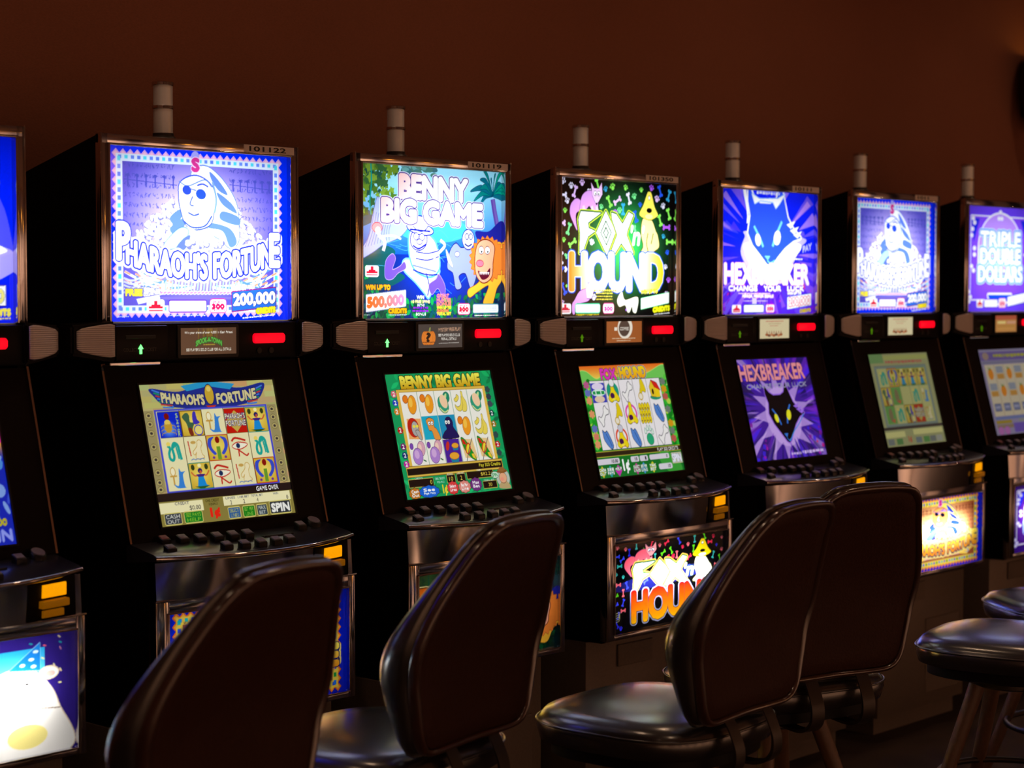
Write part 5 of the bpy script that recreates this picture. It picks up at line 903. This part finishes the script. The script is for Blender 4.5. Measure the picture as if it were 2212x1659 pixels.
def make_machine():
    r = empty('slot_machine', (0, 0, ZB)); P = {}
    sl = 0.2444
    side = [(0.014, -0.003), (0.44, -0.003 - sl * 0.43), (0.44, -1.30), (-0.172, -1.30), (-0.172, -0.935), (-0.098, -0.889), (0.006, -0.503), (0.0, -0.415), (0.014, -0.41)]
    sp = [(y, Z(z)) for y, z in side]
    b = MB()
    b.prism(sp, 'X', X(0.003), X(0.018)); b.prism(sp, 'X', X(0.542), X(0.557))
    b.box(X(0.018), X(0.542), 0.425, 0.44, Z(-1.30), Z(-0.11)); b.box(X(0.018), X(0.542), -0.17, 0.425, Z(-1.30), Z(-1.285))
    b.prism([(0.014, Z(-0.003)), (0.44, Z(-0.003 - sl * 0.43)), (0.44, Z(-0.02 - sl * 0.43)), (0.014, Z(-0.02))], 'X', X(0.018), X(0.542))
    b.box(X(0.018), X(0.542), 0.17, 0.185, Z(-0.42), Z(-0.06))
    b.build('cabinet', M['black'], r)
    # chrome picture frame round the upper glass, with a rounded lip
    fr = MB(); y0, y1 = -0.004, 0.016
    for (a0, a1, c0, c1) in ((0.0, 0.021, -0.414, 0.0), (0.538, 0.56, -0.414, 0.0), (0.0, 0.56, -0.0235, 0.0)):
        fr.box(X(a0), X(a1), y0, y1, Z(c0), Z(c1), 0.0025, 2)
    fo = fr.build('top_frame', M['chrome_dark'], r, 35)
    ed = MB()
    for a0, a1, c0, c1 in ((0.0165, 0.0225, -0.412, -0.02), (0.5345, 0.5425, -0.412, -0.02), (0.0165, 0.5425, -0.0255, -0.0205)): ed.box(X(a0), X(a1), -0.011, 0.008, Z(c0), Z(c1), 0.0024, 3)
    ed.box(X(-0.001), X(0.003), -0.007, 0.004, Z(-0.414), Z(0.001), 0.0015, 2); ed.box(X(0.557), X(0.561), -0.007, 0.004, Z(-0.414), Z(0.001), 0.0015, 2)
    ed.build('frame_lip', M['chrome'], fo, 50)
    # light boxes behind the two glasses
    def tray(name, x0, x1, ya, yb, z0, z1):
        t = MB(); k = 0.004
        t.box(X(x0) - k, X(x0), ya, yb, Z(z0) - k, Z(z1) + k); t.box(X(x1), X(x1) + k, ya, yb, Z(z0) - k, Z(z1) + k)
        t.box(X(x0), X(x1), ya, yb, Z(z0) - k, Z(z0)); t.box(X(x0), X(x1), ya, yb, Z(z1), Z(z1) + k); t.box(X(x0) - k, X(x1) + k, yb, yb + k, Z(z0) - k, Z(z1) + k)
        return t.build(name, M['lightbox'], r)
    tray('lower_light_box', 0.028, 0.544, -0.1875, -0.10, -1.2755, -1.034)
    def zt(y): return -0.0237 - 0.2444 * max(0.0, y - 0.0065) - min(0.018, max(0, y - 0.0065))
    t = MB(); k = 0.004; yb = 0.125; x0, x1, z0 = 0.0215, 0.536, -0.4105
    sp2 = [(0.0065, Z(z0) - k), (yb, Z(z0) - k), (yb, Z(zt(yb))), (0.03, Z(zt(0.03))), (0.0065, Z(zt(0.0065)))]
    t.prism(sp2, 'X', X(x0) - k, X(x0)); t.prism(sp2, 'X', X(x1), X(x1) + k); t.box(X(x0), X(x1), 0.0065, yb, Z(z0) - k, Z(z0)); t.box(X(x0), X(x1), yb - k, yb, Z(z0), Z(zt(yb)))
    t.prism([(0.0065, Z(zt(0.0065))), (0.03, Z(zt(0.03))), (yb, Z(zt(yb))), (yb, Z(zt(yb)) + k), (0.03, Z(zt(0.03)) + k), (0.0065, Z(zt(0.0065)) + k)], 'X', X(x0), X(x1))
    t.build('upper_light_box', M['lightbox'], r)
    # tower light on the roof
    lx, ly, zr = X(0.278), 0.144, 0.0
    base_z = Z(-0.003 - sl * 0.13)
    tw = MB().lathe(lx, ly, [(0.033, base_z - 0.012), (0.033, Z(0.008)), (0.030, Z(0.014)), (0.0245, Z(0.018)), (0.0245, Z(0.024))]); tw = tw.build('tower_light_base', M['steel'], r, 40)
    for z0, z1 in ((0.024, 0.080), (0.088, 0.134)): MB().lathe(lx, ly, [(0.0225, Z(z0)), (0.0225, Z(z1))]).build('tower_light_section', M['tower'], r, 40)
    for z0, z1 in ((0.0795, 0.0885), (0.1335, 0.143)): MB().lathe(lx, ly, [(0.0235, Z(z0)), (0.0258, Z(z0 + .0015)), (0.0258, Z(z1 - .0015)), (0.0235, Z(z1))]).build('tower_light_ring', M['chrome'], r, 40)
    # middle panel with ticket slot, message display and red button
    mp = MB(); mp.box(X(0.006), X(0.554), -0.020, 0.02, Z(-0.499), Z(-0.4145), 0.004, 2); mp = mp.build('middle_panel', M['plastic'], r, 35)
    ts = MB(); ts.box(X(0.018), X(0.158), -0.030, -0.019, Z(-0.497), Z(-0.419), 0.004, 2); ts = ts.build('ticket_printer', M['bezel'], mp, 35)
    MB().box(X(0.042), X(0.122), -0.0325, -0.029, Z(-0.448), Z(-0.440), 0.001, 1).build('ticket_slot', M['ink'], mp)
    MB().prism([(X(0.082) + u * .0068, Z(-0.471) + v * .0105) for u, v in ((-.45, -1), (.45, -1), (.45, .05), (1, .05), (0, 1), (-1, .05), (-.45, .05))], 'Y', -0.0318, -0.0305).build('ticket_arrow', M['green_light'], mp)
    dfr = MB(); dfr.prism(round_rect(X(0.188), X(0.362), Z(-0.494), Z(-0.419), 0.004), 'Y', -0.024, -0.018, 0.001, 1); dfr.build('display_frame', M['ink'], mp, 35)
    MB().prism(round_rect(X(0.406), X(0.499), Z(-0.464), Z(-0.441), 0.006), 'Y', -0.027, -0.019, 0.002, 2).build('red_button', M['red_light'], mp, 35)
    for k in (0, 1): MB().loops([[(X(0.425 + .036 * k) + rr * math.cos(t), yy, Z(-0.481) + rr * math.sin(t)) for t in np.linspace(0, 2 * math.pi, 16, endpoint=False)] for rr, yy in ((.007, -.019), (.007, -.0225), (.005, -.0225))], cap0=True, cap1=True).build('key_lock', M['ink'], mp, 35)
    for t, x0, x1 in (('COLLECT', 0.036, 0.074), ('TICKET', 0.090, 0.124)):
        text_part(t, X(x0), X(x1), Z(-0.476), Z(-0.468), -0.0309, M['printgrey'], mp, 'printer_lettering')
    MB().box(X(0.002), X(0.136), -0.030, 0.0, Z(-0.506), Z(-0.499), 0.0015, 1).build('silver_strip', M['chrome_dark'], mp)
    # wedge speakers wrapped round both corners
    for s1, nm in ((-1, 'l'), (1, 'r')):
        xi, xo = 0.012, -0.070
        def XX(v): return X(v) if s1 < 0 else -X(v)
        hz = [(XX(0.02), -0.030, Z(-0.409)), (XX(0.02), -0.030, Z(-0.499)), (XX(-0.080), -0.006, Z(-0.482)), (XX(-0.080), -0.006, Z(-0.417))]
        bk = [(XX(0.02), 0.03, Z(-0.409)), (XX(0.02), 0.03, Z(-0.499)), (XX(-0.070), 0.06, Z(-0.485)), (XX(-0.070), 0.06, Z(-0.415))]
        h = MB(); h.loops([hz, bk], cap0=True, cap1=True); bmesh.ops.bevel(h.bm, geom=list(h.bm.edges), offset=0.005, segments=2, affect='EDGES'); h = h.build('speaker_housing', M['plastic'], r, 35)
        rows = []
        for j in range(9):
            t = j / 8.0; x = xi + (xo - xi) * t; hh = 0.037 - 0.014 * t ** 1.6; cc = -0.4515 + 0.002 * t; y = -0.0325 + 0.022 * t ** 1.7
            if j == 0: hh -= .003
            if j == 8: hh -= .004
            rows.append([(XX(x), y, Z(cc + hh * math.cos(math.pi * q / 8) * (1 if abs(math.cos(math.pi * q / 8)) < .95 else 1))) for q in range(9)])
        g = MB(); g.loops(rows, closed=False); g = g.build('speaker_grille', M['grille'], h, 179)
        md = g.modifiers.new('t', 'SOLIDIFY'); md.thickness = 0.004; md.offset = 0
    # sloping screen bezel with its silver edge
    ny, nz = -(0.889 - 0.505), -(0.102)       # direction down the bezel
    def bz(x, t, d=0.0):                     # t: 0 top .. 1 bottom, d: out of the bezel
        y, z = 0.002 - 0.102 * t, -0.505 - 0.384 * t; q = math.hypot(0.102, 0.384); return (X(x), y - d * 0.384 / q, Z(z + d * 0.102 / q))
    def bquad(b_, x0, x1, t0, t1, d0, d1):
        return b_.loops([[bz(x0, t0, d0), bz(x1, t0, d0), bz(x1, t1, d0), bz(x0, t1, d0)], [bz(x0, t0, d1), bz(x1, t0, d1), bz(x1, t1, d1), bz(x0, t1, d1)]], cap0=True, cap1=True)
    bb = MB(); SX0, SX1, ST0, ST1 = 0.089, 0.473, 0.120, 0.926
    for q in ((0.0, SX0, 0, 1), (SX1, 0.56, 0, 1), (SX0, SX1, 0, ST0), (SX0, SX1, ST1, 1)): bquad(bb, *q, -0.03, 0.0)
    bo = bb.build('screen_bezel', M['bezel'], r)
    rl = MB()
    for q in ((SX0 - .004, SX0, ST0 - .01, ST1 + .01), (SX1, SX1 + .004, ST0 - .01, ST1 + .01), (SX0, SX1, ST0 - .01, ST0), (SX0, SX1, ST1, ST1 + .01)): bquad(rl, *q, -0.004, 0.003)
    rl.build('screen_rim', M['ink'], bo)
    for q0, q1 in ((-0.0035, 0.0015), (0.5585, 0.5635)): bquad(MB(), q0, q1, -0.005, 1.0, -0.010, 0.005).build('bezel_trim', M['chrome'], bo)
    # button deck
    N = 25; xs = [0.56 * i / (N - 1) for i in range(N)]
    def deck_y(x): return -0.190 - bow(x, 0.062)
    def deck_z(x): return -0.9065 - bow(x, 0.004)
    rows = [[(X(x), -0.085, Z(-0.889)) for x in xs], [(X(x), -0.100, Z(-0.8895)) for x in xs], [(X(x), deck_y(x) + .006, Z(deck_z(x) + 0.002)) for x in xs], [(X(x), deck_y(x), Z(deck_z(x) - 0.001)) for x in xs], [(X(x), deck_y(x) + .004, Z(deck_z(x) - 0.012)) for x in xs], [(X(x), -0.085, Z(-0.93)) for x in xs]]
    d = MB(); d.loops(rows, closed=False, wrap=True)
    for e in (0, N - 1): d.bm.verts.ensure_lookup_table(); d.bm.faces.new([d.bm.verts[k * N + e] for k in range(6)])
    dk = d.build('button_deck', M['deck'], r, 30)
    lipb = MB(); lipb.tube([(X(x), deck_y(x) - .001, Z(deck_z(x) - 0.006)) for x in xs], 0.0058, 10); lipb.build('deck_lip', M['chrome'], dk, 60)
    def btn(x, y, zt, sx, sy, round_=False, cap='button_cap', ry=0.0):
        zd = -0.8895 + (y + 0.10) * 0.17 - 0.004
        bo_ = MB()
        if round_: bo_.lathe(X(x), y, [(sx, Z(zd)), (sx, Z(zt - .003)), (sx - .002, Z(zt))])
        else: bo_.box(X(x) - sx, X(x) + sx, y - sy, y + sy, Z(zd), Z(zt), 0.0025, 2)
        for v_ in bo_.bm.verts:
            if v_.co.z > Z(zt) - .006: v_.co.z += (v_.co.y - y) * .42
        bo_ = bo_.build('deck_button', M['button'], dk, 40)
        c_ = MB()
        if round_: c_.lathe(X(x), y, [(sx * .82, Z(zt - .001)), (sx * .78, Z(zt + .0015))])
        else: c_.box(X(x) - sx * .78, X(x) + sx * .78, y - sy * .74, y + sy * .74, Z(zt - .001), Z(zt + .0015), 0.001, 1)
        for v_ in c_.bm.verts: v_.co.z += (v_.co.y - y) * .42
        c_.build('button_cap', M[cap], bo_, 40)
    for i, (x, y) in enumerate([(.080, -.112), (.118, -.128), (.157, -.140), (.196, -.149), (.236, -.155), (.275, -.158)]): btn(x, y, -.880, .0125, .0105, cap='button_red' if i == 0 else 'button_cap')
    btn(.452, -.133, -.8795, .0125, .0105); btn(.508, -.116, -.878, .0175, .0175, True)
    for x, y in [(.052, -.172), (.172, -.214), (.213, -.224), (.255, -.229), (.298, -.230), (.341, -.225)]: btn(x, y, -.8915, .0125, .0095)
    MB().box(X(0.32), X(0.405), -.165, -.145, Z(-0.8995), Z(-0.8945), .001, 1).build('deck_plate', M['button'], dk)
    # chrome front under the deck
    rows = [[(X(x), -0.187 - bow(x, 0.050), Z(-0.922)) for x in xs], [(X(x), -0.192 - bow(x, 0.032), Z(-1.003)) for x in xs]]
    c = MB(); c.loops(rows + [[(X(x), -0.16, Z(-1.003)) for x in xs], [(X(x), -0.16, Z(-0.922)) for x in xs]], closed=False, wrap=True)
    for e in (0, N - 1): c.bm.verts.ensure_lookup_table(); c.bm.faces.new([c.bm.verts[k * N + e] for k in range(4)])
    cf = c.build('chrome_front', M['chrome_dark'], r, 50)
    # bill acceptor
    def cy(x, z): t = (-z - 0.922) / 0.081; return -0.187 - 0.005 * t - bow(x, 0.050 - 0.018 * t)      # surface of the chrome front
    def curved(x0, x1, z0, z1, d0, d1, name, m, par, n=9):
        b = MB(); q = [x0 + (x1 - x0) * i / (n - 1) for i in range(n)]; e = min(.003, (z1 - z0) * .2)
        b.loops([[(X(x), cy(x, z0) - d0, Z(z0)) for x in q], [(X(x), cy(x, z0) - d1 + .001, Z(z0)) for x in q], [(X(x), cy(x, z0 + e) - d1, Z(z0 + e)) for x in q], [(X(x), cy(x, z1 - e) - d1, Z(z1 - e)) for x in q], [(X(x), cy(x, z1) - d1 + .001, Z(z1)) for x in q], [(X(x), cy(x, z1) - d0, Z(z1)) for x in q]], closed=False, wrap=True)
        for e_ in (0, n - 1): b.bm.verts.ensure_lookup_table(); b.bm.faces.new([b.bm.verts[k * n + e_] for k in range(6)])
        return b.build(name, m, par, 40)
    ba = curved(.414, .541, -1.0015, -.9195, -.012, .003, 'bill_acceptor', M['plastic'], r)
    curved(.447, .511, -.956, -.930, .0, .008, 'amber_button', M['amber'], ba)
    curved(.441, .511, -.976, -.9615, .0, .019, 'bill_slot', M['amber_dim'], ba)
    curved(.449, .503, -.996, -.982, .0, .010, 'bill_slot', M['amber_dim'], ba)
    # belly door
    dd = MB()
    for (a0, a1, c0, c1) in ((-0.006, 0.028, -1.2925, -1.0045), (0.544, 0.565, -1.2925, -1.0045), (0.028, 0.544, -1.034, -1.0045), (0.028, 0.544, -1.2925, -1.2755)): dd.box(X(a0), X(a1), -0.197, -0.172, Z(c0), Z(c1), 0.003, 2)
    do = dd.build('belly_door', M['chrome_dark'], r, 35)
    e2 = MB()
    for a0, a1, c0, c1 in ((-0.008, -0.004, -1.292, -1.005), (0.0245, 0.0285, -1.278, -1.031), (0.5435, 0.5475, -1.278, -1.031), (-0.008, 0.567, -1.0065, -1.0015), (0.0245, 0.5475, -1.279, -1.2755), (0.0245, 0.5475, -1.0345, -1.031)): e2.box(X(a0), X(a1), -0.201, -0.192, Z(c0), Z(c1), 0.0016, 2)
    e2.build('door_edge', M['chrome'], do, 50)
    return r

def text_part(t, x0, x1, z0, z1, y, m, parent, name, slant=0.0, flat=0.0004):
    co, ed = glyph_edges(t)
    cu = bpy.data.curves.new('t', 'FONT'); cu.body = t; cu.resolution_u = 3; cu.extrude = 0.02; cu.offset = 0.02
    o = bpy.data.objects.new('t', cu); COL.objects.link(o); dg = bpy.context.evaluated_depsgraph_get()
    me = bpy.data.meshes.new_from_object(o.evaluated_get(dg)); bpy.data.objects.remove(o); bpy.data.curves.remove(cu)
    v = np.empty(len(me.vertices) * 3, np.float32); me.vertices.foreach_get('co', v); v = v.reshape(-1, 3); mn, mx = v.min(0), v.max(0); q = (v - mn) / np.maximum(mx - mn, 1e-6)
    out = np.stack([x0 + q[:, 0] * (x1 - x0) + slant * q[:, 1], y - q[:, 2] * flat, z0 + q[:, 1] * (z1 - z0)], 1).astype(np.float32)
    me.vertices.foreach_set('co', out.ravel()); me.materials.clear(); me.materials.append(m); me.update()
    ob = bpy.data.objects.new(name, me); COL.objects.link(ob); ob.parent = parent; return ob

proto = make_machine()
TL, TR, BL = (X(.0213), .0055, Z(-.0236)), (X(.5363), .0055, Z(-.0236)), (X(.0213), .0055, Z(-.4106))
GL, GR, GB = (X(.0279), -.1885, Z(-1.0345)), (X(.5443), -.1885, Z(-1.0345)), (X(.0279), -.1885, Z(-1.2755))
q = math.hypot(0.102, 0.384)
def bzp(x, t, d=0.0): return (X(x), 0.002 - 0.102 * t - d * .384 / q, Z(-0.505 - 0.384 * t + d * .102 / q))
SL, SR, SB = bzp(.089, .120, -.001), bzp(.473, .120, -.001), bzp(.089, .926, -.001)
DL_, DR_, DB_ = (X(.196), -.0246, Z(-.4260)), (X(.354), -.0246, Z(-.4260)), (X(.196), -.0246, Z(-.4865))
def top(a): return a.mesh('upper_glass', TL, TR, BL, M['glass'])
def bel(a): return a.mesh('belly_glass', GL, GR, GB, M['glass'])
def scr(a, m='screen'): return a.mesh('game_screen', SL, SR, SB, M[m])
HI, MD, LO = (408, 306), (340, 256), (260, 196)
pt = top(art_pharaoh(*HI)); pb = bel(art_pharaoh(360, 168, True))
MACH = [  # index, dx, dy, rot, upper, belly, screen, display, number, arrow lit, label
    (-1, -.008, -.008, .004, top(art_blue(*LO)), bel(art_party(330, 154)), scr(scr_blue(220, 184)), 3, '', True, 'slot machine cropped by the left edge, pale party bears on its lower glass'),
    (0, 0, -.001, 0, pt, pb, scr(scr_pharaoh(330, 275)), 0, '101122', True, "slot machine with a blue PHARAOH'S FORTUNE top glass numbered 101122"),
    (1, .006, .004, -.005, top(art_benny(*HI)), bel(art_benny(300, 140, True)), scr(scr_benny(320, 266)), 1, '101119', True, 'slot machine with the BENNY BIG GAME jungle top glass'),
    (2, .004, .004, .001, top(art_fox(*MD)), bel(art_fox(330, 154, True)), scr(scr_fox(290, 241)), 2, '101350', False, "slot machine with the black and green FOX 'n' HOUND top glass"),
    (3, -.001, .001, -.001, top(art_hex(*LO)), bel(art_hex(160, 75)), scr(scr_hex(250, 208), 'screen'), 3, '10111', False, 'slot machine with the HEXBREAKER fox head top glass'),
    (4, -.005, -.004, 0, pt, pb, scr(scr_pay(200, 166), 'screen_dim'), 4, '1011', False, "smaller looking PHARAOH'S FORTUNE machine second from the right, showing a pale paytable screen"),
    (5, -.003, -.002, -.001, top(art_triple(*LO)), bel(art_triple(240, 112, True)), scr(scr_triple(180, 150), 'screen_dim'), 5, '', False, 'slot machine with the purple TRIPLE DOUBLE DOLLARS top glass at the right edge'),
]
UP_E = {-1: 0.8, 0: 1.0, 1: 0.95, 2: 0.95, 3: 0.8, 4: 0.75, 5: 0.7}
LOW_E = {-1: 1.7, 0: 0.9, 1: 1.0, 2: 1.15, 3: 0.8, 4: 1.2, 5: 1.0}
machines = []
for k, (i, dx, dy, rz, tm, bmesh_, sm, di, num, lit, label) in enumerate(MACH):
    r = proto if k == 0 else copy_tree(proto)
    r.location = (0.28 + i * PITCH + dx, dy, ZB); r.rotation_euler = (0, 0, rz); machines.append(r)
    tag(r, label, 'slot machine', 'slot machines in a row along the wall')
for (i, dx, dy, rz, tm, bmesh_, sm, di, num, lit, label), r in zip(MACH, machines):
    for nm, me in (('upper_glass', tm), ('belly_glass', bmesh_), ('game_screen', sm), ('message_display', dsp(di).mesh('message_display', DL_, DR_, DB_, M['display']))):
        o = bpy.data.objects.new(nm, me); COL.objects.link(o); o.parent = r
        if nm == 'upper_glass': o['label'] = 'backlit printed upper glass'
    if not lit:
        for ch in r.children:
            for g in ch.children:
                if g.name.startswith('ticket_arrow'): g.data = g.data.copy(); g.data.materials[0] = M['green_dim']
    if num:
        st = MB().box(X(0.398), X(0.548), -0.0052, -0.0035, Z(-0.0195), Z(-0.002)).build('number_sticker', M['sticker'], r)
        text_part(num, X(0.412), X(0.412 + 0.0185 * len(num)), Z(-0.0165), Z(-0.005), -0.0053, M['ink'], st, 'sticker_number')
    # the tubes inside the light boxes
    for nm, en, sx, sy, y, zz, cl in (('upper_glass_tube', UP_E[i], 0.40, 0.24, 0.105, -0.24, (0.93, 0.96, 1.0)), ('belly_glass_tube', LOW_E[i], 0.34, 0.014, -0.150, -1.145, (0.95, 0.97, 1.0))):
        ld = bpy.data.lights.new(nm, 'AREA'); ld.shape = 'RECTANGLE'; ld.size = sx; ld.size_y = sy; ld.energy = en; ld.color = cl
        lo = bpy.data.objects.new(nm, ld); COL.objects.link(lo); lo.parent = r; lo.location = (0, y, Z(zz)); lo.rotation_euler = (math.radians(-90), 0, 0)
# stands
sd = empty('machine_stand', (0, 0, 0))
body = MB(); body.box(X(0.0), X(0.56), -0.118, 0.40, 0.06, ZB - .002, 0.004, 2); body.box(X(0.02), X(0.54), -0.09, 0.38, 0.0, 0.062); body.build('stand_body', M['stand'], sd, 35)
MB().box(X(0.132), X(0.287), -0.1245, -0.118, ZB - .088, ZB - .026, 0.002, 1).build('access_plate', M['stand'], sd, 35)
MB().box(X(0.30), X(0.52), -0.1215, -0.118, 0.10, 0.36, 0.002, 1).build('stand_door', M['stand'], sd, 35)
NAMES = ['cropped left', "PHARAOH'S FORTUNE 101122", 'BENNY BIG GAME', "FOX 'n' HOUND", 'HEXBREAKER', 'far PHARAOH paytable', 'TRIPLE DOUBLE DOLLARS']
for k, r in enumerate(machines):
    o = sd if k == 0 else copy_tree(sd); o.location = (r.location.x, r.location.y, 0)
    tag(o, 'brown grey metal stand under the %s slot machine' % NAMES[k], 'machine stand', 'metal stands under the slot machines')

# ------------------------------------------------------------------ chairs
def outline(n=96):
    half = [(0.0, 0.0), (0.095, 0.0), (0.160, 0.006), (0.188, 0.033), (0.203, 0.085), (0.216, 0.145), (0.224, 0.205), (0.214, 0.262), (0.193, 0.318), (0.166, 0.372), (0.141, 0.417), (0.108, 0.4426), (0.062, 0.4493), (0.0, 0.4512)]
    pts = half + [(-x, y) for x, y in half[::-1][1:-1]]
    P = catmull(pts, True, 8); L = np.cumsum(np.r_[0, np.linalg.norm(np.diff(np.r_[P, P[:1]], axis=0), axis=1)]); t = np.linspace(0, L[-1], n, endpoint=False)
    Q = np.r_[P, P[:1]]; return np.stack([np.interp(t, L, Q[:, 0]), np.interp(t, L, Q[:, 1])], 1)
OUT = outline()
SEAT_Z = 0.600
def back_pt(s, h, d):                        # s across, h up the backrest, d towards the sitter
    lean = 0.156 * max(0.0, (h - 0.14) / 0.33) ** 1.6
    wrap = -0.42 * s * s
    return (s, -0.205 - lean + wrap + d, SEAT_Z - 0.001 + h)
def ring(r, d, inset=0.0, thick=False):
    out = []
    for s, h in OUT:
        ss, hh = s * r, 0.236 + (h - 0.236) * r
        if inset: L = math.hypot(s, h - .236); ss -= inset * s / L; hh -= inset * (h - .236) / L
        dd = d(hh) if callable(d) else d
        out.append(back_pt(ss, hh, dd))
    return out
def make_chair():
    r = empty('gaming_chair', (0, 0, 0))
    rear = MB(); rear.loops([ring(0.02, -0.006), ring(0.4, -0.006), ring(0.8, -0.005), ring(1, -0.005, .019), ring(1, -0.001, .0155), ring(1, 0.010, .014)], cap0=True); bk = rear.build('back_panel', M['back_leather'], r, 179)
    rm = MB(); rm.loops([ring(1, 0.003, .0160), ring(1, -0.005, .0145), ring(1, -0.0095, .0105), ring(1, -0.0085, .005), ring(1, -0.003, .001), ring(1, 0.010, 0.0), ring(1, 0.018, .004), ring(1, 0.014, .02)], wrap=True); rm.build('back_rim', M['rim_leather'], r, 179)
    T = lambda f: (lambda h: 0.016 + f * (0.024 + 0.056 * math.exp(-((h - 0.17) / 0.15) ** 2)))
    fc = MB(); fc.loops([ring(1, 0.012, .012), ring(1, 0.016, .002), ring(1, T(.25), -.005), ring(1, T(.5), -.006), ring(1, T(.75), .004), ring(1, T(.92), .024), ring(.7, T(1.0)), ring(.4, T(1.02)), ring(.02, T(1.02))], cap1=True); fc.build('back_cushion', M['leather'], r, 179)
    def sq(rx, ry, z, n=64, e=0.62, dome=0.0):
        o = []
        for i in range(n):
            t = 2 * math.pi * i / n; c, s_ = math.cos(t), math.sin(t); o.append((rx * math.copysign(abs(c) ** e, c), 0.015 + ry * math.copysign(abs(s_) ** e, s_), z))
        return o
    st = MB(); z = SEAT_Z
    st.loops([sq(.205, .195, z - .078), sq(.226, .216, z - .07), sq(.232, .222, z - .045), sq(.230, .220, z - .026), sq(.216, .206, z - .010), sq(.185, .175, z - .001), sq(.12, .115, z + .007), sq(.05, .05, z + .009), sq(.004, .004, z + .0095)], cap0=True, cap1=True)
    so = st.build('seat_cushion', M['leather'], r, 179)
    pp = MB(); n = 64; base = sq(.2325, .2225, z - .030); pp.tube(base + [base[0]], 0.0028, 6); pp.build('seat_piping', M['leather'], so, 179)
    sp = MB(); sp.loops([sq(.19, .18, z - .105), sq(.205, .195, z - .10), sq(.205, .195, z - .078)], cap0=True, cap1=True); sp.build('seat_pan', M['plastic'], r, 40)
    MB().lathe(0, 0.01, [(.09, z - .14), (.10, z - .135), (.10, z - .125), (.05, z - .12), (.05, z - .104)]).build('swivel_plate', M['steel'], r, 40)
    for sx in (-1, 1):
        b = MB(); pts = [(sx * .075, .03, z - .110), (sx * .075, -.10, z - .114), (sx * .075, -.19, z - .118), (sx * .075, -.232, z - .098), (sx * .075, -.240, z - .060), (sx * .075, -.226, z - .02), (sx * .075, -.210, z + .008)]
        C_ = catmull([p[1:] for p in pts], False, 6); w_ = .018
        b.loops([[(sx * .075 - w_, p[0], p[1]) for p in C_], [(sx * .075 + w_, p[0], p[1]) for p in C_], [(sx * .075 + w_, p[0] + .006, p[1] + .006) for p in C_], [(sx * .075 - w_, p[0] + .006, p[1] + .006) for p in C_]], closed=False, wrap=True); b.build('back_bracket', M['steel'], r, 40)
    for sx in (-1, 1):
        for sy in (-1, 1):
            b = MB(); b.tube([(sx * .075, .01 + sy * .07, z - .135), (sx * .20, .01 + sy * .19, 0.0)], .021, 14, .015); b.build('leg', M['leg'], r, 40)
    fr = MB(); R_ = .185; fr.tube([(R_ * math.cos(2 * math.pi * i / 40), .01 + R_ * math.sin(2 * math.pi * i / 40), .22) for i in range(41)], .009, 8); fr.build('foot_ring', M['steel'], r, 179)
    return r
def face(alpha):                             # heading of a chair from its angle to the row
    return math.radians(alpha)
CHAIRS = [((-.565, -.887), 11, 'large blurred foreground chair back, nearest the camera'),
          ((.163, -.722), 10.5, 'brown chair back just right of the foreground one, below the BENNY BIG GAME deck'),
          ((.742, -.972), 5, "chair with shiny black seat below FOX 'n' HOUND, its back overlapping the next one"),
          ((1.262, -.905), -16, 'squarely turned chair back behind the overlapping one, in front of HEXBREAKER'),
          ((2.029, -1.121), 11, 'black stool seat with splayed brown legs at the lower right edge'),
          ((2.685, -.958), -35, 'farthest seat at the right border, above the splayed leg stool')]
ch0 = make_chair()
chs = [ch0] + [copy_tree(ch0) for _ in CHAIRS[1:]]
for o, ((x, y), a_, lab) in zip(chs, CHAIRS):
    o.location = (x, y, 0); o.rotation_euler = (0, 0, face(a_)); tag(o, lab, 'chair', 'padded chairs at the slot machines')
